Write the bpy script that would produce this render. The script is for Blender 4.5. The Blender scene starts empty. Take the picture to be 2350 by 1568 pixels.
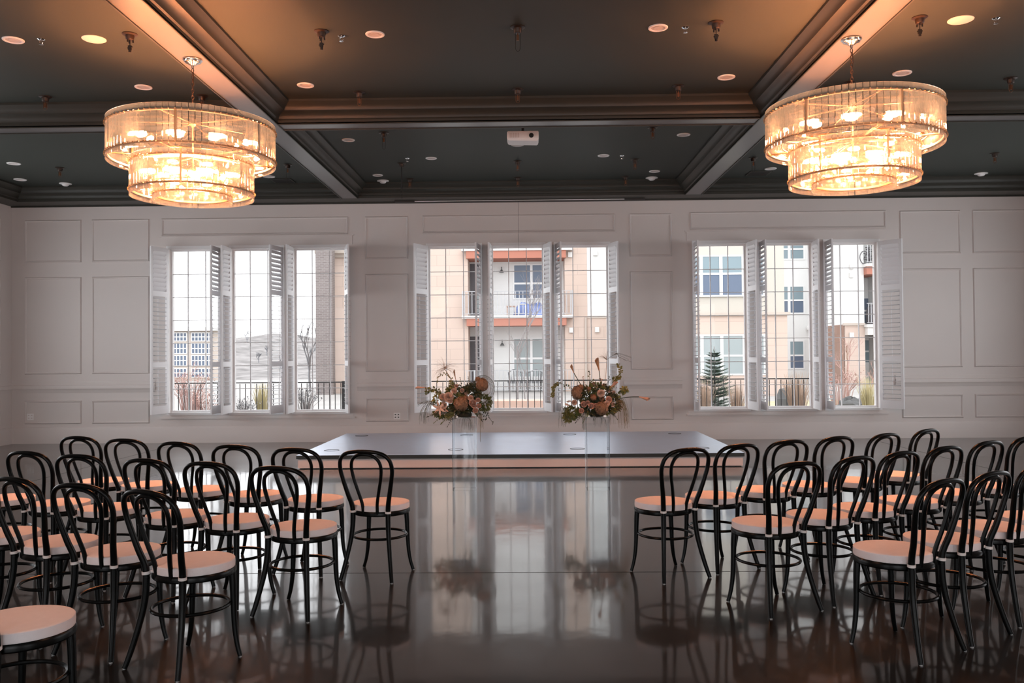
import bpy, math, random
from mathutils import Vector, Matrix
PI = math.pi
sc = bpy.context.scene
C = sc.collection
V = Vector

# ------------------------------------------------------------------ camera, world, light, exposure
cam_d = bpy.data.cameras.new('camera')
cam = bpy.data.objects.new('camera', cam_d); C.objects.link(cam)
F_ = V((-0.01709393, 0.9997332, 0.01553498)); R_ = V((0.99981759, 0.01722364, -0.00825449)); U_ = V((0.00851986, -0.01539105, 0.99984525))
m = Matrix((R_, U_, -F_)).transposed().to_4x4(); m.translation = (0, 0, 1.5293)
cam.matrix_world = m
cam_d.sensor_fit = 'HORIZONTAL'; cam_d.sensor_width = 36.0; cam_d.lens = 36.0 * 2000 / 2350
cam_d.clip_start = 0.05; cam_d.clip_end = 900
sc.camera = cam

SKY = 3.3
w = bpy.data.worlds.new('overcast_sky'); sc.world = w; w.use_nodes = True
nt = w.node_tree; bg = nt.nodes['Background']
bg.inputs['Color'].default_value = (0.955, 0.975, 1.0, 1); bg.inputs['Strength'].default_value = SKY

D = 15.592; H = 4.2906; HC = H + 0.24; XL = -9.31; XR = 9.13; YB = -4.2

def area(name, loc, rot, sx, sy, power, col, portal=False, spread=180):
    d = bpy.data.lights.new(name, 'AREA'); d.shape = 'RECTANGLE'; d.size = sx; d.size_y = sy
    d.energy = power; d.color = col
    d.spread = math.radians(spread)
    if portal: d.cycles.is_portal = True
    o = bpy.data.objects.new(name, d); C.objects.link(o); o.location = loc; o.rotation_euler = rot
    return o
# fill lamps added in unseen rear-wall openings, as daylight from behind the camera
REAR = [(-6.2, 3.4), (-0.1, 3.4), (6.0, 3.4)]
for x, wd in REAR:
    area('rear_window_daylight', (x, YB - 0.12, 2.05), (-PI/2, 0, PI), wd, 3.0, 28, (0.93, 0.96, 1.0), False, 110)
# daylight through the windows of the two side walls (outside the frame)
SIDE = [(8.2, 3.0), (12.3, 3.0)]
for y, wd in SIDE:
    area('side_window_daylight', (XL - 0.12, y, 2.05), (PI/2, 0, -PI/2), wd, 3.0, 20, (0.93, 0.96, 1.0), False, 140)
    area('side_window_daylight', (XR + 0.12, y, 2.05), (PI/2, 0, PI/2), wd, 3.0, 20, (0.93, 0.96, 1.0), False, 140)
# the next pair of chandeliers of the same row hangs just outside the frame, above and behind the photographer
for x in (-3.07, 2.9):
    d = bpy.data.lights.new('chandelier_glow', 'POINT'); d.energy = 110; d.color = (1.0, 0.50, 0.31); d.shadow_soft_size = 0.5
    o = bpy.data.objects.new('chandelier_glow', d); C.objects.link(o); o.location = (x, 2.9, 3.35)
# portals help the sky light find the front windows
for x in (-4.85, -0.14, 4.86):
    area('front_window_portal', (x, D + 0.3, 2.0), (PI/2, 0, PI), 3.6, 3.1, 1, (1, 1, 1), True)

sc.view_settings.view_transform = 'Standard'; sc.view_settings.look = 'None'
sc.view_settings.gamma = 1; sc.view_settings.use_curve_mapping = False
sc.view_settings.exposure = 0.0
cy = sc.cycles
cy.use_denoising = True
cy.max_bounces = 8; cy.diffuse_bounces = 4; cy.glossy_bounces = 4; cy.transmission_bounces = 4
cy.transparent_max_bounces = 24
cy.caustics_reflective = False; cy.caustics_refractive = False
cy.sample_clamp_indirect = 4.0

# ------------------------------------------------------------------ materials
def mat(name, col, rough=0.6, metal=0.0, spec=0.5, noise=0.0, nscale=8.0, bump=0.0, bscale=60.0, coat=0.0, coat_rough=0.1, ior=None, rvar=0.0):
    m = bpy.data.materials.new(name); m.use_nodes = True; n = m.node_tree; b = n.nodes['Principled BSDF']
    b.inputs['Base Color'].default_value = (*col, 1); b.inputs['Roughness'].default_value = rough
    b.inputs['Metallic'].default_value = metal; b.inputs['Specular IOR Level'].default_value = spec
    b.inputs['Coat Weight'].default_value = coat; b.inputs['Coat Roughness'].default_value = coat_rough
    if ior: b.inputs['IOR'].default_value = ior
    tc = n.nodes.new('ShaderNodeTexCoord')
    if noise or rvar:
        t = n.nodes.new('ShaderNodeTexNoise'); t.inputs['Scale'].default_value = nscale; t.inputs['Detail'].default_value = 6
        n.links.new(tc.outputs['Object'], t.inputs['Vector'])
        if noise:
            mx = n.nodes.new('ShaderNodeMix'); mx.data_type = 'RGBA'
            mx.inputs[6].default_value = (*[c * (1 - noise) for c in col], 1); mx.inputs[7].default_value = (*[min(1, c * (1 + noise)) for c in col], 1)
            n.links.new(t.outputs['Fac'], mx.inputs[0]); n.links.new(mx.outputs[2], b.inputs['Base Color'])
        if rvar:
            mr = n.nodes.new('ShaderNodeMapRange'); mr.inputs['To Min'].default_value = rough - rvar; mr.inputs['To Max'].default_value = rough + rvar
            n.links.new(t.outputs['Fac'], mr.inputs['Value']); n.links.new(mr.outputs[0], b.inputs['Roughness'])
    if bump:
        t2 = n.nodes.new('ShaderNodeTexNoise'); t2.inputs['Scale'].default_value = bscale; t2.inputs['Detail'].default_value = 4
        n.links.new(tc.outputs['Object'], t2.inputs['Vector'])
        bp = n.nodes.new('ShaderNodeBump'); bp.inputs['Strength'].default_value = bump; bp.inputs['Distance'].default_value = 0.01
        n.links.new(t2.outputs['Fac'], bp.inputs['Height']); n.links.new(bp.outputs[0], b.inputs['Normal'])
    return m

def glass_thin(name, tint=(1, 1, 1), refl=0.06, rough=0.02, diffuse=0.0, dcol=(1, 1, 1), gcol=(1, 1, 1)):
    m = bpy.data.materials.new(name); m.use_nodes = True; n = m.node_tree; n.nodes.clear()
    out = n.nodes.new('ShaderNodeOutputMaterial'); tr = n.nodes.new('ShaderNodeBsdfTransparent'); tr.inputs[0].default_value = (*tint, 1)
    gl = n.nodes.new('ShaderNodeBsdfGlossy'); gl.inputs['Roughness'].default_value = rough; gl.inputs[0].default_value = (*gcol, 1)
    lw = n.nodes.new('ShaderNodeFresnel'); lw.inputs[0].default_value = 1.45
    ad = n.nodes.new('ShaderNodeMath'); ad.operation = 'ADD'; ad.inputs[1].default_value = refl - 0.04; ad.use_clamp = True
    n.links.new(lw.outputs[0], ad.inputs[0])
    mx = n.nodes.new('ShaderNodeMixShader'); n.links.new(ad.outputs[0], mx.inputs[0]); n.links.new(tr.outputs[0], mx.inputs[1]); n.links.new(gl.outputs[0], mx.inputs[2])
    last = mx
    if diffuse:
        tl = n.nodes.new('ShaderNodeBsdfTranslucent'); tl.inputs[0].default_value = (*dcol, 1)
        df = n.nodes.new('ShaderNodeBsdfDiffuse'); df.inputs[0].default_value = (*dcol, 1)
        m1 = n.nodes.new('ShaderNodeMixShader'); m1.inputs[0].default_value = 0.5
        n.links.new(tl.outputs[0], m1.inputs[1]); n.links.new(df.outputs[0], m1.inputs[2])
        m2 = n.nodes.new('ShaderNodeMixShader'); m2.inputs[0].default_value = diffuse
        n.links.new(mx.outputs[0], m2.inputs[1]); n.links.new(m1.outputs[0], m2.inputs[2]); last = m2
    n.links.new(last.outputs[0], out.inputs[0]); return m

def emis(name, col, s):
    m = bpy.data.materials.new(name); m.use_nodes = True; n = m.node_tree; n.nodes.clear()
    out = n.nodes.new('ShaderNodeOutputMaterial'); e = n.nodes.new('ShaderNodeEmission')
    e.inputs[0].default_value = (*col, 1); e.inputs[1].default_value = s; n.links.new(e.outputs[0], out.inputs[0]); return m

def brick_mat(name, c1, c2, mortar, bw, bh, msize=0.012, rough=0.85):
    m = bpy.data.materials.new(name); m.use_nodes = True; n = m.node_tree; b = n.nodes['Principled BSDF']; b.inputs['Roughness'].default_value = rough
    tc = n.nodes.new('ShaderNodeTexCoord'); sp = n.nodes.new('ShaderNodeSeparateXYZ'); cb = n.nodes.new('ShaderNodeCombineXYZ')
    ad = n.nodes.new('ShaderNodeMath'); ad.operation = 'ADD'
    n.links.new(tc.outputs['Object'], sp.inputs[0]); n.links.new(sp.outputs[0], ad.inputs[0]); n.links.new(sp.outputs[1], ad.inputs[1])
    n.links.new(ad.outputs[0], cb.inputs[0]); n.links.new(sp.outputs[2], cb.inputs[1])
    t = n.nodes.new('ShaderNodeTexBrick'); t.inputs['Scale'].default_value = 1
    t.inputs['Brick Width'].default_value = bw; t.inputs['Row Height'].default_value = bh; t.inputs['Mortar Size'].default_value = msize
    t.inputs['Color1'].default_value = (*c1, 1); t.inputs['Color2'].default_value = (*c2, 1); t.inputs['Mortar'].default_value = (*mortar, 1)
    n.links.new(cb.outputs[0], t.inputs['Vector']); n.links.new(t.outputs['Color'], b.inputs['Base Color']); return m

M = {}
M['wall'] = mat('wall_paint', (0.70, 0.655, 0.635), 0.45, spec=0.35, noise=0.02, nscale=2, bump=0.03, bscale=120)
M['trimw'] = mat('window_white_paint', (0.86, 0.86, 0.87), 0.35)
M['muntin'] = mat('grey_white_grille', (0.74, 0.74, 0.75), 0.5)
M['shut'] = mat('shutter_white_paint', (0.88, 0.88, 0.90), 0.4)
M['ceil'] = mat('ceiling_green_grey_paint', (0.046, 0.053, 0.047), 0.55, spec=0.16, noise=0.03, nscale=1.5, bump=0.04, bscale=90)
M['crown'] = mat('crown_moulding_paint', (0.040, 0.040, 0.034), 0.42, spec=0.28)
M['soffit'] = mat('beam_soffit_satin_paint', (0.105, 0.105, 0.11), 0.32, spec=0.6, noise=0.02)
M['black'] = mat('black_lacquered_wood', (0.003, 0.0035, 0.0035), 0.28, spec=0.14, noise=0.2, nscale=20)
M['cush'] = mat('white_cushion_fabric', (0.80, 0.745, 0.755), 0.9, spec=0.15, noise=0.04, nscale=30, bump=0.25, bscale=300)
M['tie'] = mat('white_cushion_tie', (0.72, 0.70, 0.70), 0.9)
M['pad'] = mat('leg_glide', (0.35, 0.35, 0.35), 0.5)
M['stage'] = mat('stage_top_satin', (0.62, 0.70, 0.84), 0.30, metal=0.8, noise=0.08, nscale=5, rvar=0.04)  # bluish tint puts the sky's reflection into the base colour
M['stedge'] = mat('stage_dark_edge', (0.012, 0.018, 0.016), 0.45)
M['fascia'] = mat('stage_white_fascia', (0.82, 0.75, 0.73), 0.5)
M['chrome'] = mat('chrome', (0.8, 0.8, 0.8), 0.12, metal=1)
M['brass'] = mat('champagne_brass', (0.80, 0.52, 0.28), 0.28, metal=1)
M['nickel'] = mat('polished_nickel_canopy', (0.75, 0.73, 0.70), 0.15, metal=1)
M['bronze'] = mat('dark_bronze', (0.035, 0.022, 0.016), 0.45, metal=0.4)
M['copper'] = mat('copper_brown_loop', (0.16, 0.07, 0.035), 0.4, metal=0.6)
M['white'] = mat('white_plastic', (0.88, 0.87, 0.87), 0.45)
M['grille'] = mat('white_speaker_grille', (0.68, 0.62, 0.60), 0.6, bump=0.4, bscale=400)
M['dark'] = mat('dark_plastic', (0.012, 0.012, 0.012), 0.5)
M['rail'] = mat('black_iron_railing', (0.012, 0.012, 0.014), 0.5)
M['pane'] = glass_thin('window_glass', (0.99, 0.99, 0.99), 0.015, 0.0)
M['acryl'] = glass_thin('clear_acrylic', (0.965, 0.975, 0.98), 0.02, 0.0)
M['acryl_edge'] = glass_thin('acrylic_edge', (0.84, 0.87, 0.89), 0.05, 0.05, 0.06, (0.85, 0.9, 0.95))
M['rod'] = glass_thin('fluted_chandelier_glass', (0.985, 0.93, 0.86), 0.06, 0.08, 0.12, (0.90, 0.95, 1.0), (1.0, 0.90, 0.78))
def flute_glass():
    # clear fluted glass: part of the light goes straight through, part is bent by the flutes
    m = bpy.data.materials.new('fluted_chandelier_glass'); m.use_nodes = True; n = m.node_tree; n.nodes.clear(); L = n.links.new
    out = n.nodes.new('ShaderNodeOutputMaterial'); tr = n.nodes.new('ShaderNodeBsdfTransparent'); tr.inputs[0].default_value = (.99, .96, .93, 1)
    rf = n.nodes.new('ShaderNodeBsdfRefraction'); rf.inputs['IOR'].default_value = 1.45; rf.inputs['Roughness'].default_value = 0.03; rf.inputs[0].default_value = (.99, .96, .93, 1)
    gl = n.nodes.new('ShaderNodeBsdfGlossy'); gl.inputs['Roughness'].default_value = 0.08; gl.inputs[0].default_value = (1, .95, .88, 1)
    fr = n.nodes.new('ShaderNodeFresnel'); fr.inputs[0].default_value = 1.45
    tl = n.nodes.new('ShaderNodeBsdfTranslucent'); tl.inputs[0].default_value = (.62, .88, 1, 1); df = n.nodes.new('ShaderNodeBsdfDiffuse'); df.inputs[0].default_value = (.62, .88, 1, 1)
    def mix(f, a, b):
        x = n.nodes.new('ShaderNodeMixShader')
        if isinstance(f, float): x.inputs[0].default_value = f
        else: L(f, x.inputs[0])
        L(a, x.inputs[1]); L(b, x.inputs[2]); return x.outputs[0]
    c = mix(0.45, tr.outputs[0], rf.outputs[0]); c = mix(fr.outputs[0], c, gl.outputs[0]); c = mix(0.10, c, mix(0.5, tl.outputs[0], df.outputs[0]))
    L(c, out.inputs[0]); return m
M['rod'] = flute_glass()
M['bulb'] = emis('glowing_warm_bulb', (1.0, 0.335, 0.135), 560)

# polished concrete floor
def floor_mat():
    m = bpy.data.materials.new('polished_concrete'); m.use_nodes = True; n = m.node_tree; b = n.nodes['Principled BSDF']
    tc = n.nodes.new('ShaderNodeTexCoord')
    t = n.nodes.new('ShaderNodeTexNoise'); t.inputs['Scale'].default_value = 0.9; t.inputs['Detail'].default_value = 9; t.inputs['Roughness'].default_value = 0.62
    n.links.new(tc.outputs['Object'], t.inputs['Vector'])
    r = n.nodes.new('ShaderNodeValToRGB'); r.color_ramp.elements[0].position = 0.3; r.color_ramp.elements[1].position = 0.72
    r.color_ramp.elements[0].color = (0.006, 0.005, 0.004, 1); r.color_ramp.elements[1].color = (0.014, 0.011, 0.0085, 1)
    n.links.new(t.outputs['Fac'], r.inputs[0]); n.links.new(r.outputs[0], b.inputs['Base Color'])
    t3 = n.nodes.new('ShaderNodeTexNoise'); t3.inputs['Scale'].default_value = 3.5; t3.inputs['Detail'].default_value = 8
    n.links.new(tc.outputs['Object'], t3.inputs['Vector'])
    mr = n.nodes.new('ShaderNodeMapRange'); mr.inputs['From Min'].default_value = 0.3; mr.inputs['From Max'].default_value = 0.7
    mr.inputs['To Min'].default_value = 0.045; mr.inputs['To Max'].default_value = 0.095
    n.links.new(t3.outputs['Fac'], mr.inputs['Value']); n.links.new(mr.outputs[0], b.inputs['Coat Roughness']); b.inputs['Roughness'].default_value = 0.33; b.inputs['Specular IOR Level'].default_value = 0.15
    b.inputs['IOR'].default_value = 1.5; b.inputs['Coat Weight'].default_value = 0.85; b.inputs['Coat IOR'].default_value = 1.42
    t2 = n.nodes.new('ShaderNodeTexNoise'); t2.inputs['Scale'].default_value = 2.2; t2.inputs['Detail'].default_value = 3
    n.links.new(tc.outputs['Object'], t2.inputs['Vector'])
    bp = n.nodes.new('ShaderNodeBump'); bp.inputs['Strength'].default_value = 0.06; bp.inputs['Distance'].default_value = 0.02
    n.links.new(t2.outputs['Fac'], bp.inputs['Height']); n.links.new(bp.outputs[0], b.inputs['Normal']); n.links.new(bp.outputs[0], b.inputs['Coat Normal'])
    return m
M['floor'] = floor_mat()

# ------------------------------------------------------------------ mesh helpers
class MB:
    def __init__(s): s.v = []; s.f = []
    def box(s, x0, y0, z0, x1, y1, z1, T=None):
        n = len(s.v)
        P = [V((x, y, z)) for z in (z0, z1) for y in (y0, y1) for x in (x0, x1)]
        if T: P = [T @ p for p in P]
        s.v += P
        s.f += [(n, n+2, n+3, n+1), (n+4, n+5, n+7, n+6), (n, n+1, n+5, n+4), (n+2, n+6, n+7, n+3), (n, n+4, n+6, n+2), (n+1, n+3, n+7, n+5)]
        return s
    def tube(s, pts, r, k=8, closed=False, cap=True, flat=1.0):
        pts = [V(p) for p in pts]; N = len(pts)
        rr = r if isinstance(r, (list, tuple)) else [r] * N
        tan = []
        for i in range(N):
            a = pts[(i-1) % N] if (closed or i > 0) else pts[i]; b = pts[(i+1) % N] if (closed or i < N-1) else pts[i]
            tan.append((b - a).normalized() if (b - a).length > 1e-9 else V((0, 0, 1)))
        up = V((0, 0, 1)) if abs(tan[0].z) < 0.9 else V((1, 0, 0))
        n0 = len(s.v); u = None
        for i in range(N):
            t = tan[i]
            u = (up - t * up.dot(t)).normalized() if u is None else (u - t * u.dot(t))
            u = u.normalized() if u.length > 1e-6 else (up - t * up.dot(t)).normalized()
            w_ = t.cross(u)
            for j in range(k):
                a = 2 * PI * j / k
                s.v.append(pts[i] + (u * math.cos(a) * flat + w_ * math.sin(a)) * rr[i])
        for i in range(N if closed else N - 1):
            for j in range(k):
                a = n0 + i*k + j; b = n0 + i*k + (j+1) % k; c = n0 + ((i+1) % N)*k + (j+1) % k; d = n0 + ((i+1) % N)*k + j
                s.f.append((a, b, c, d))
        if cap and not closed:
            s.f.append(tuple(n0 + j for j in reversed(range(k)))); s.f.append(tuple(n0 + (N-1)*k + j for j in range(k)))
        return s
    def lathe(s, prof, k=24, c=(0, 0, 0), T=None, cap=True):
        n0 = len(s.v); c = V(c)
        for r, z in prof:
            for j in range(k):
                a = 2 * PI * j / k; p = V((r * math.cos(a), r * math.sin(a), z)) + c
                s.v.append(T @ p if T else p)
        for i in range(len(prof) - 1):
            for j in range(k):
                s.f.append((n0+i*k+j, n0+i*k+(j+1) % k, n0+(i+1)*k+(j+1) % k, n0+(i+1)*k+j))
        if cap:
            s.f.append(tuple(n0 + j for j in reversed(range(k)))); s.f.append(tuple(n0 + (len(prof)-1)*k + j for j in range(k)))
        return s
    def ring(s, prof, k=64, c=(0, 0, 0)):      # closed profile swept round: prof = [(r, z)...]
        n0 = len(s.v); c = V(c); P = len(prof)
        for r, z in prof:
            for j in range(k):
                a = 2 * PI * j / k; s.v.append(V((r * math.cos(a), r * math.sin(a), z)) + c)
        for i in range(P):
            for j in range(k):
                s.f.append((n0+i*k+j, n0+i*k+(j+1) % k, n0+((i+1) % P)*k+(j+1) % k, n0+((i+1) % P)*k+j))
        return s
    def extrude(s, prof, a, b, along='x'):     # prof of (d, z) extruded along an axis
        n0 = len(s.v); P = len(prof)
        for t in (a, b):
            for d, z in prof: s.v.append(V((t, d, z)) if along == 'x' else V((d, t, z)))
        for i in range(P):
            j = (i+1) % P; s.f.append((n0+i, n0+j, n0+P+j, n0+P+i))
        s.f.append(tuple(n0+i for i in reversed(range(P)))); s.f.append(tuple(n0+P+i for i in range(P)))
        return s
    def quad(s, a, b, c, d):
        n = len(s.v); s.v += [V(a), V(b), V(c), V(d)]; s.f.append((n, n+1, n+2, n+3)); return s
    def leaf(s, p, dirv, up, L, W, bend=0.2, t=0.0008):
        d = V(dirv).normalized(); sd = d.cross(V(up)); sd = sd.normalized() if sd.length > 1e-4 else d.orthogonal().normalized(); n_ = sd.cross(d)
        p = V(p); n0 = len(s.v); st = [(0, .08), (.3, .8), (.6, .9), (.85, .5), (1, .04)]
        for f, wv in st:
            c = p + d * L * f - n_ * bend * L * f * f
            s.v += [c - sd * W/2 * wv, c + n_ * W * .12 * wv, c + sd * W/2 * wv]
        for i in range(4):
            a = n0 + i*3; s.f += [(a, a+1, a+4, a+3), (a+1, a+2, a+5, a+4)]
        return s
    def mesh(s, name, m, smooth=True, bevel=0, fix=True):
        me = bpy.data.meshes.new(name); me.from_pydata([tuple(p) for p in s.v], [], s.f)
        import bmesh
        if fix:
            bm = bmesh.new(); bm.from_mesh(me); bmesh.ops.recalc_face_normals(bm, faces=bm.faces)
            if bevel: bmesh.ops.bevel(bm, geom=bm.edges[:], offset=bevel, segments=2, affect='EDGES')
            bm.to_mesh(me); bm.free()
        if smooth:
            me.polygons.foreach_set('use_smooth', [True]*len(me.polygons)); me.set_sharp_from_angle(angle=math.radians(38))
        me.materials.append(M[m] if isinstance(m, str) else m); return me
    def build(s, name, m, parent=None, **k):
        o = bpy.data.objects.new(name, s.mesh(name, m, **k)); C.objects.link(o)
        if parent: o.parent = parent
        return o

def tag(o, label=None, cat=None, group=None, kind=None):
    if label: o['label'] = label
    if cat: o['category'] = cat
    if group: o['group'] = group
    if kind: o['kind'] = kind
    return o
def empty(name, loc=(0, 0, 0), rz=0.0):
    o = bpy.data.objects.new(name, None); C.objects.link(o); o.location = loc; o.rotation_euler = (0, 0, rz); o.empty_display_size = 0.1
    return o
def dup(o, parent=None):
    c = o.copy(); C.objects.link(c)
    if parent: c.parent = parent
    for ch in list(kids.get(o.name, [])): dup(ch, c)
    return c
kids = {}
def remember(o):
    kids[o.name] = list(o.children)
    for ch in o.children: remember(ch)
def struct(o, label=None): o['kind'] = 'structure'; return tag(o, label) if label else o
def cath(pts, n=6, closed=False):
    pts = [V(p) for p in pts]; out = []; N = len(pts)
    rng = range(N) if closed else range(N - 1)
    for i in rng:
        p0 = pts[(i-1) % N] if closed or i > 0 else pts[i]; p1 = pts[i]; p2 = pts[(i+1) % N]; p3 = pts[(i+2) % N] if closed or i < N-2 else p2
        for j in range(n):
            t = j / n
            out.append(0.5 * ((2*p1) + (-p0+p2)*t + (2*p0-5*p1+4*p2-p3)*t*t + (-p0+3*p1-3*p2+p3)*t*t*t))
    if not closed: out.append(pts[-1])
    return out

# ------------------------------------------------------------------ room shell
# windows: centre of each opening
WIN = [-5.983, -4.85, -3.721, -1.295, -0.158, 1.0, 3.465, 4.625, 5.787]
ZG0, ZG1 = 0.545, 3.458                     # glass bottom/top
OPEN = [(x - 0.467, x + 0.467) for x in WIN]
mb = MB()
T_ = 0.25
xs = [XL - T_]
for a, b in OPEN:
    mb.box(xs[-1], D, 0, a, D + T_, H + .5)
    mb.box(a, D, 0, b, D + T_, ZG0 - 0.01); mb.box(a, D, ZG1 + 0.03, b, D + T_, H + .5); xs.append(b)
mb.box(xs[-1], D, 0, XR + T_, D + T_, H + .5)
wf = struct(mb.build('wall_front', 'wall', smooth=False, fix=False), 'white painted panelled wall with nine tall windows')
def side_wall(X0, X1, name, label):
    mb = MB(); y0 = YB
    for y, wd in SIDE:
        mb.box(X0, y0, 0, X1, y - wd/2, H + .5); mb.box(X0, y - wd/2, 0, X1, y + wd/2, .55); mb.box(X0, y - wd/2, 3.55, X1, y + wd/2, H + .5); y0 = y + wd/2
    mb.box(X0, y0, 0, X1, D, H + .5); return struct(mb.build(name, 'wall', smooth=False), label)
wl = side_wall(XL - T_, XL, 'wall_left', 'white panelled left side wall'); wr = side_wall(XR, XR + T_, 'wall_right', None)
# struct(mb.build('wall_left', 'wall', smooth=False), 'white panelled left side wall')
mb = MB(); x0 = XL
for x, wd in REAR:
    mb.box(x0, YB - T_, 0, x - wd/2, YB, H + .5); mb.box(x - wd/2, YB - T_, 0, x + wd/2, YB, .55); mb.box(x - wd/2, YB - T_, 3.55, x + wd/2, YB, H + .5); x0 = x + wd/2
mb.box(x0, YB - T_, 0, XR, YB, H + .5); struct(mb.build('wall_rear', 'wall', smooth=False))
mb = MB(); mb.box(XL - T_, YB - T_, -0.15, XR + T_, D + T_, 0); struct(mb.build('floor', 'floor', smooth=False), 'dark polished concrete floor')
mb = MB()
for y in (6.15, 0.6):
    mb.box(XL, y - .0025, 0, XR, y + .0025, 0.0012)
for x in (-6.2, 6.0):
    mb.box(x - .002, YB, 0, x + .002, D, 0.0012)
jm = mat('floor_joint_dark', (0.012, 0.011, 0.01), 0.6)
struct(mb.build('floor_joint', jm, smooth=False), 'thin dark saw cut joints in the concrete floor')
mb = MB(); mb.box(XL - T_, YB - T_, HC, XR + T_, D + T_, HC + .15); struct(mb.build('ceiling', 'ceil', smooth=False), 'dark green-grey coffered ceiling')

# applied panel mouldings on the walls
def frame_prof(mb, x0, z0, x1, z1, y, out=-1, wv=.036, t=.024, sides='LRTB', axis='x'):
    # mitred picture-frame moulding standing out of the wall
    def P(x, z, d): return V((x, y + out*d, z)) if axis == 'x' else V((y + out*d, x, z))
    prof = [(0, 0), (.006, t*.55), (.014, t), (.024, t*.8), (wv, 0)]
    cor = [(x0, z0, 1, 1), (x1, z0, -1, 1), (x1, z1, -1, -1), (x0, z1, 1, -1)]
    n0 = len(mb.v)
    for cx, cz, sx, sz in cor:
        for d, h in prof: mb.v.append(P(cx + sx*d, cz + sz*d, h))
    k = len(prof)
    for i in range(4):
        j = (i+1) % 4
        for q in range(k-1): mb.f.append((n0+i*k+q, n0+j*k+q, n0+j*k+q+1, n0+i*k+q+1))
PAN = []
for a, b in ((-9.07, -8.035), (-7.845, -6.80), (6.645, 7.72), (7.925, 8.95), (-2.895, -2.12), (1.85, 2.605)):
    PAN += [(a, 3.27, b, 4.04), (a, 1.25, b, 3.005), (a, .355, b, .775)]
PAN += [(-6.58, 3.73, -3.20, 4.045), (-1.86, 3.73, 1.59, 4.045), (2.93, 3.74, 6.41, 4.055)]
for a in PAN:
    mb = MB(); frame_prof(mb, *a, D); struct(mb.build('panel_moulding', 'wall', wf, fix=True), None)
# side walls
def sidewall_panels(X, out, par):
    y = D - .35
    while y > 13.9:
        a, b = y - 1.05, y
        for z0, z1 in ((3.27, 4.04), (1.25, 3.005), (.355, .775)):
            mb = MB(); frame_prof(mb, a, z0, b, z1, X, out, axis='y'); struct(mb.build('panel_moulding', 'wall', par))
        y -= 1.25
sidewall_panels(XL, 1, wl); sidewall_panels(XR, -1, wr)
# chair rail and baseboard, window surrounds
def rail_prof(y): return [(y, 1.118), (y - .012, 1.118), (y - .018, 1.105), (y - .012, 1.075), (y - .012, 1.055), (y - .03, 1.045), (y - .038, 1.02), (y - .036, .985), (y - .018, .965), (y - .014, .93), (y - .006, .912), (y, .912)]
def base_prof(y): return [(y, 0), (y - .024, 0), (y - .024, .245), (y - .018, .262), (y - .016, .28), (y - .006, .295), (y, .298)]
n = 1
for x0, x1 in ((XL, -6.70), (-3.05, -2.0), (1.72, 2.76), (6.53, XR)):
    mb = MB(); mb.extrude(rail_prof(D), x0, x1); struct(mb.build('trim_%d' % n, 'wall'), 'white chair rail moulding along the window wall'); n += 1
mb = MB(); mb.extrude(base_prof(D), XL, XR); struct(mb.build('baseboard_front', 'wall'), 'tall white baseboard below the windows')
for X, s_, nm in ((XL, 1, 'left'), (XR, -1, 'right')):
    mb = MB(); mb.extrude([(X + s_*(D - d), z) for d, z in rail_prof(D)], YB, D, 'y'); struct(mb.build('trim_%d' % n, 'wall')); n += 1
    mb = MB(); mb.extrude([(X + s_*(D - d), z) for d, z in base_prof(D)], YB, D, 'y'); struct(mb.build('baseboard_' + nm, 'wall'))
for g in range(3):                          # flat surround that ties each group of three windows together
    x0 = OPEN[3*g][0]; x1 = OPEN[3*g+2][1]
    mb = MB()
    mb.box(x0 - .13, D - .012, .455, x1 + .13, D, ZG0 - .045); mb.box(x0 - .13, D - .012, ZG1 + .085, x1 + .13, D, ZG1 + .25)
    mb.box(x0 - .16, D - .024, .425, x1 + .16, D, .456)
    mb.box(x0 - .16, D - .024, ZG1 + .245, x1 + .16, D, ZG1 + .268)
    struct(mb.build('trim_%d' % n, 'wall', smooth=False), 'flat painted surround of a window group'); n += 1
# windows
for i, x in enumerate(WIN):
    a, b = OPEN[i]
    root = empty('window_%d' % (i+1), ((a+b)/2, D, ZG0)); root['kind'] = 'structure'
    root.location = (0, 0, 0)
    mb = MB()                                # casing on the room side
    cw = .038
    mb.box(a - cw, D - .018, ZG0 - .045, a + .002, D + .02, ZG1 + .085); mb.box(b - .002, D - .018, ZG0 - .045, b + cw, D + .02, ZG1 + .085)
    mb.box(a - .002, D - .018, ZG1 + .028, b + .002, D + .02, ZG1 + .085); mb.box(a - .002, D - .024, ZG0 - .045, b + .002, D + .02, ZG0 - .008)
    mb.box(a - .002, D + .02, ZG0 - .02, b + .002, D + .10, ZG0 - .008)
    struct(mb.build('window_casing', 'trimw', root, smooth=False))
    mb = MB()                                # sash frame
    s0 = .028
    mb.box(a, D + .10, ZG0 - .01, a + s0, D + .15, ZG1 + .03); mb.box(b - s0, D + .10, ZG0 - .01, b, D + .15, ZG1 + .03)
    mb.box(a + s0, D + .101, ZG0 - .01, b - s0, D + .149, ZG0 + .03); mb.box(a + s0, D + .101, ZG1, b - s0, D + .149, ZG1 + .03)
    struct(mb.build('window_frame', 'trimw', root, smooth=False))
    mb = MB()                                # muntins
    for k in (-1, 1): mb.box(x + k*.16 - .007, D + .112, ZG0, x + k*.16 + .007, D + .138, ZG1)
    for k in range(1, 7):
        z = ZG0 + (ZG1 - ZG0) * k / 7; mb.box(a + s0, D + .113, z - .006, b - s0, D + .137, z + .006)
    struct(mb.build('muntins', 'muntin', root, smooth=False))
    mb = MB(); mb.quad((a + s0, D + .125, ZG0), (b - s0, D + .125, ZG0), (b - s0, D + .125, ZG1), (a + s0, D + .125, ZG1))
    struct(mb.build('pane', 'pane', root, smooth=False, fix=False))

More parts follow.
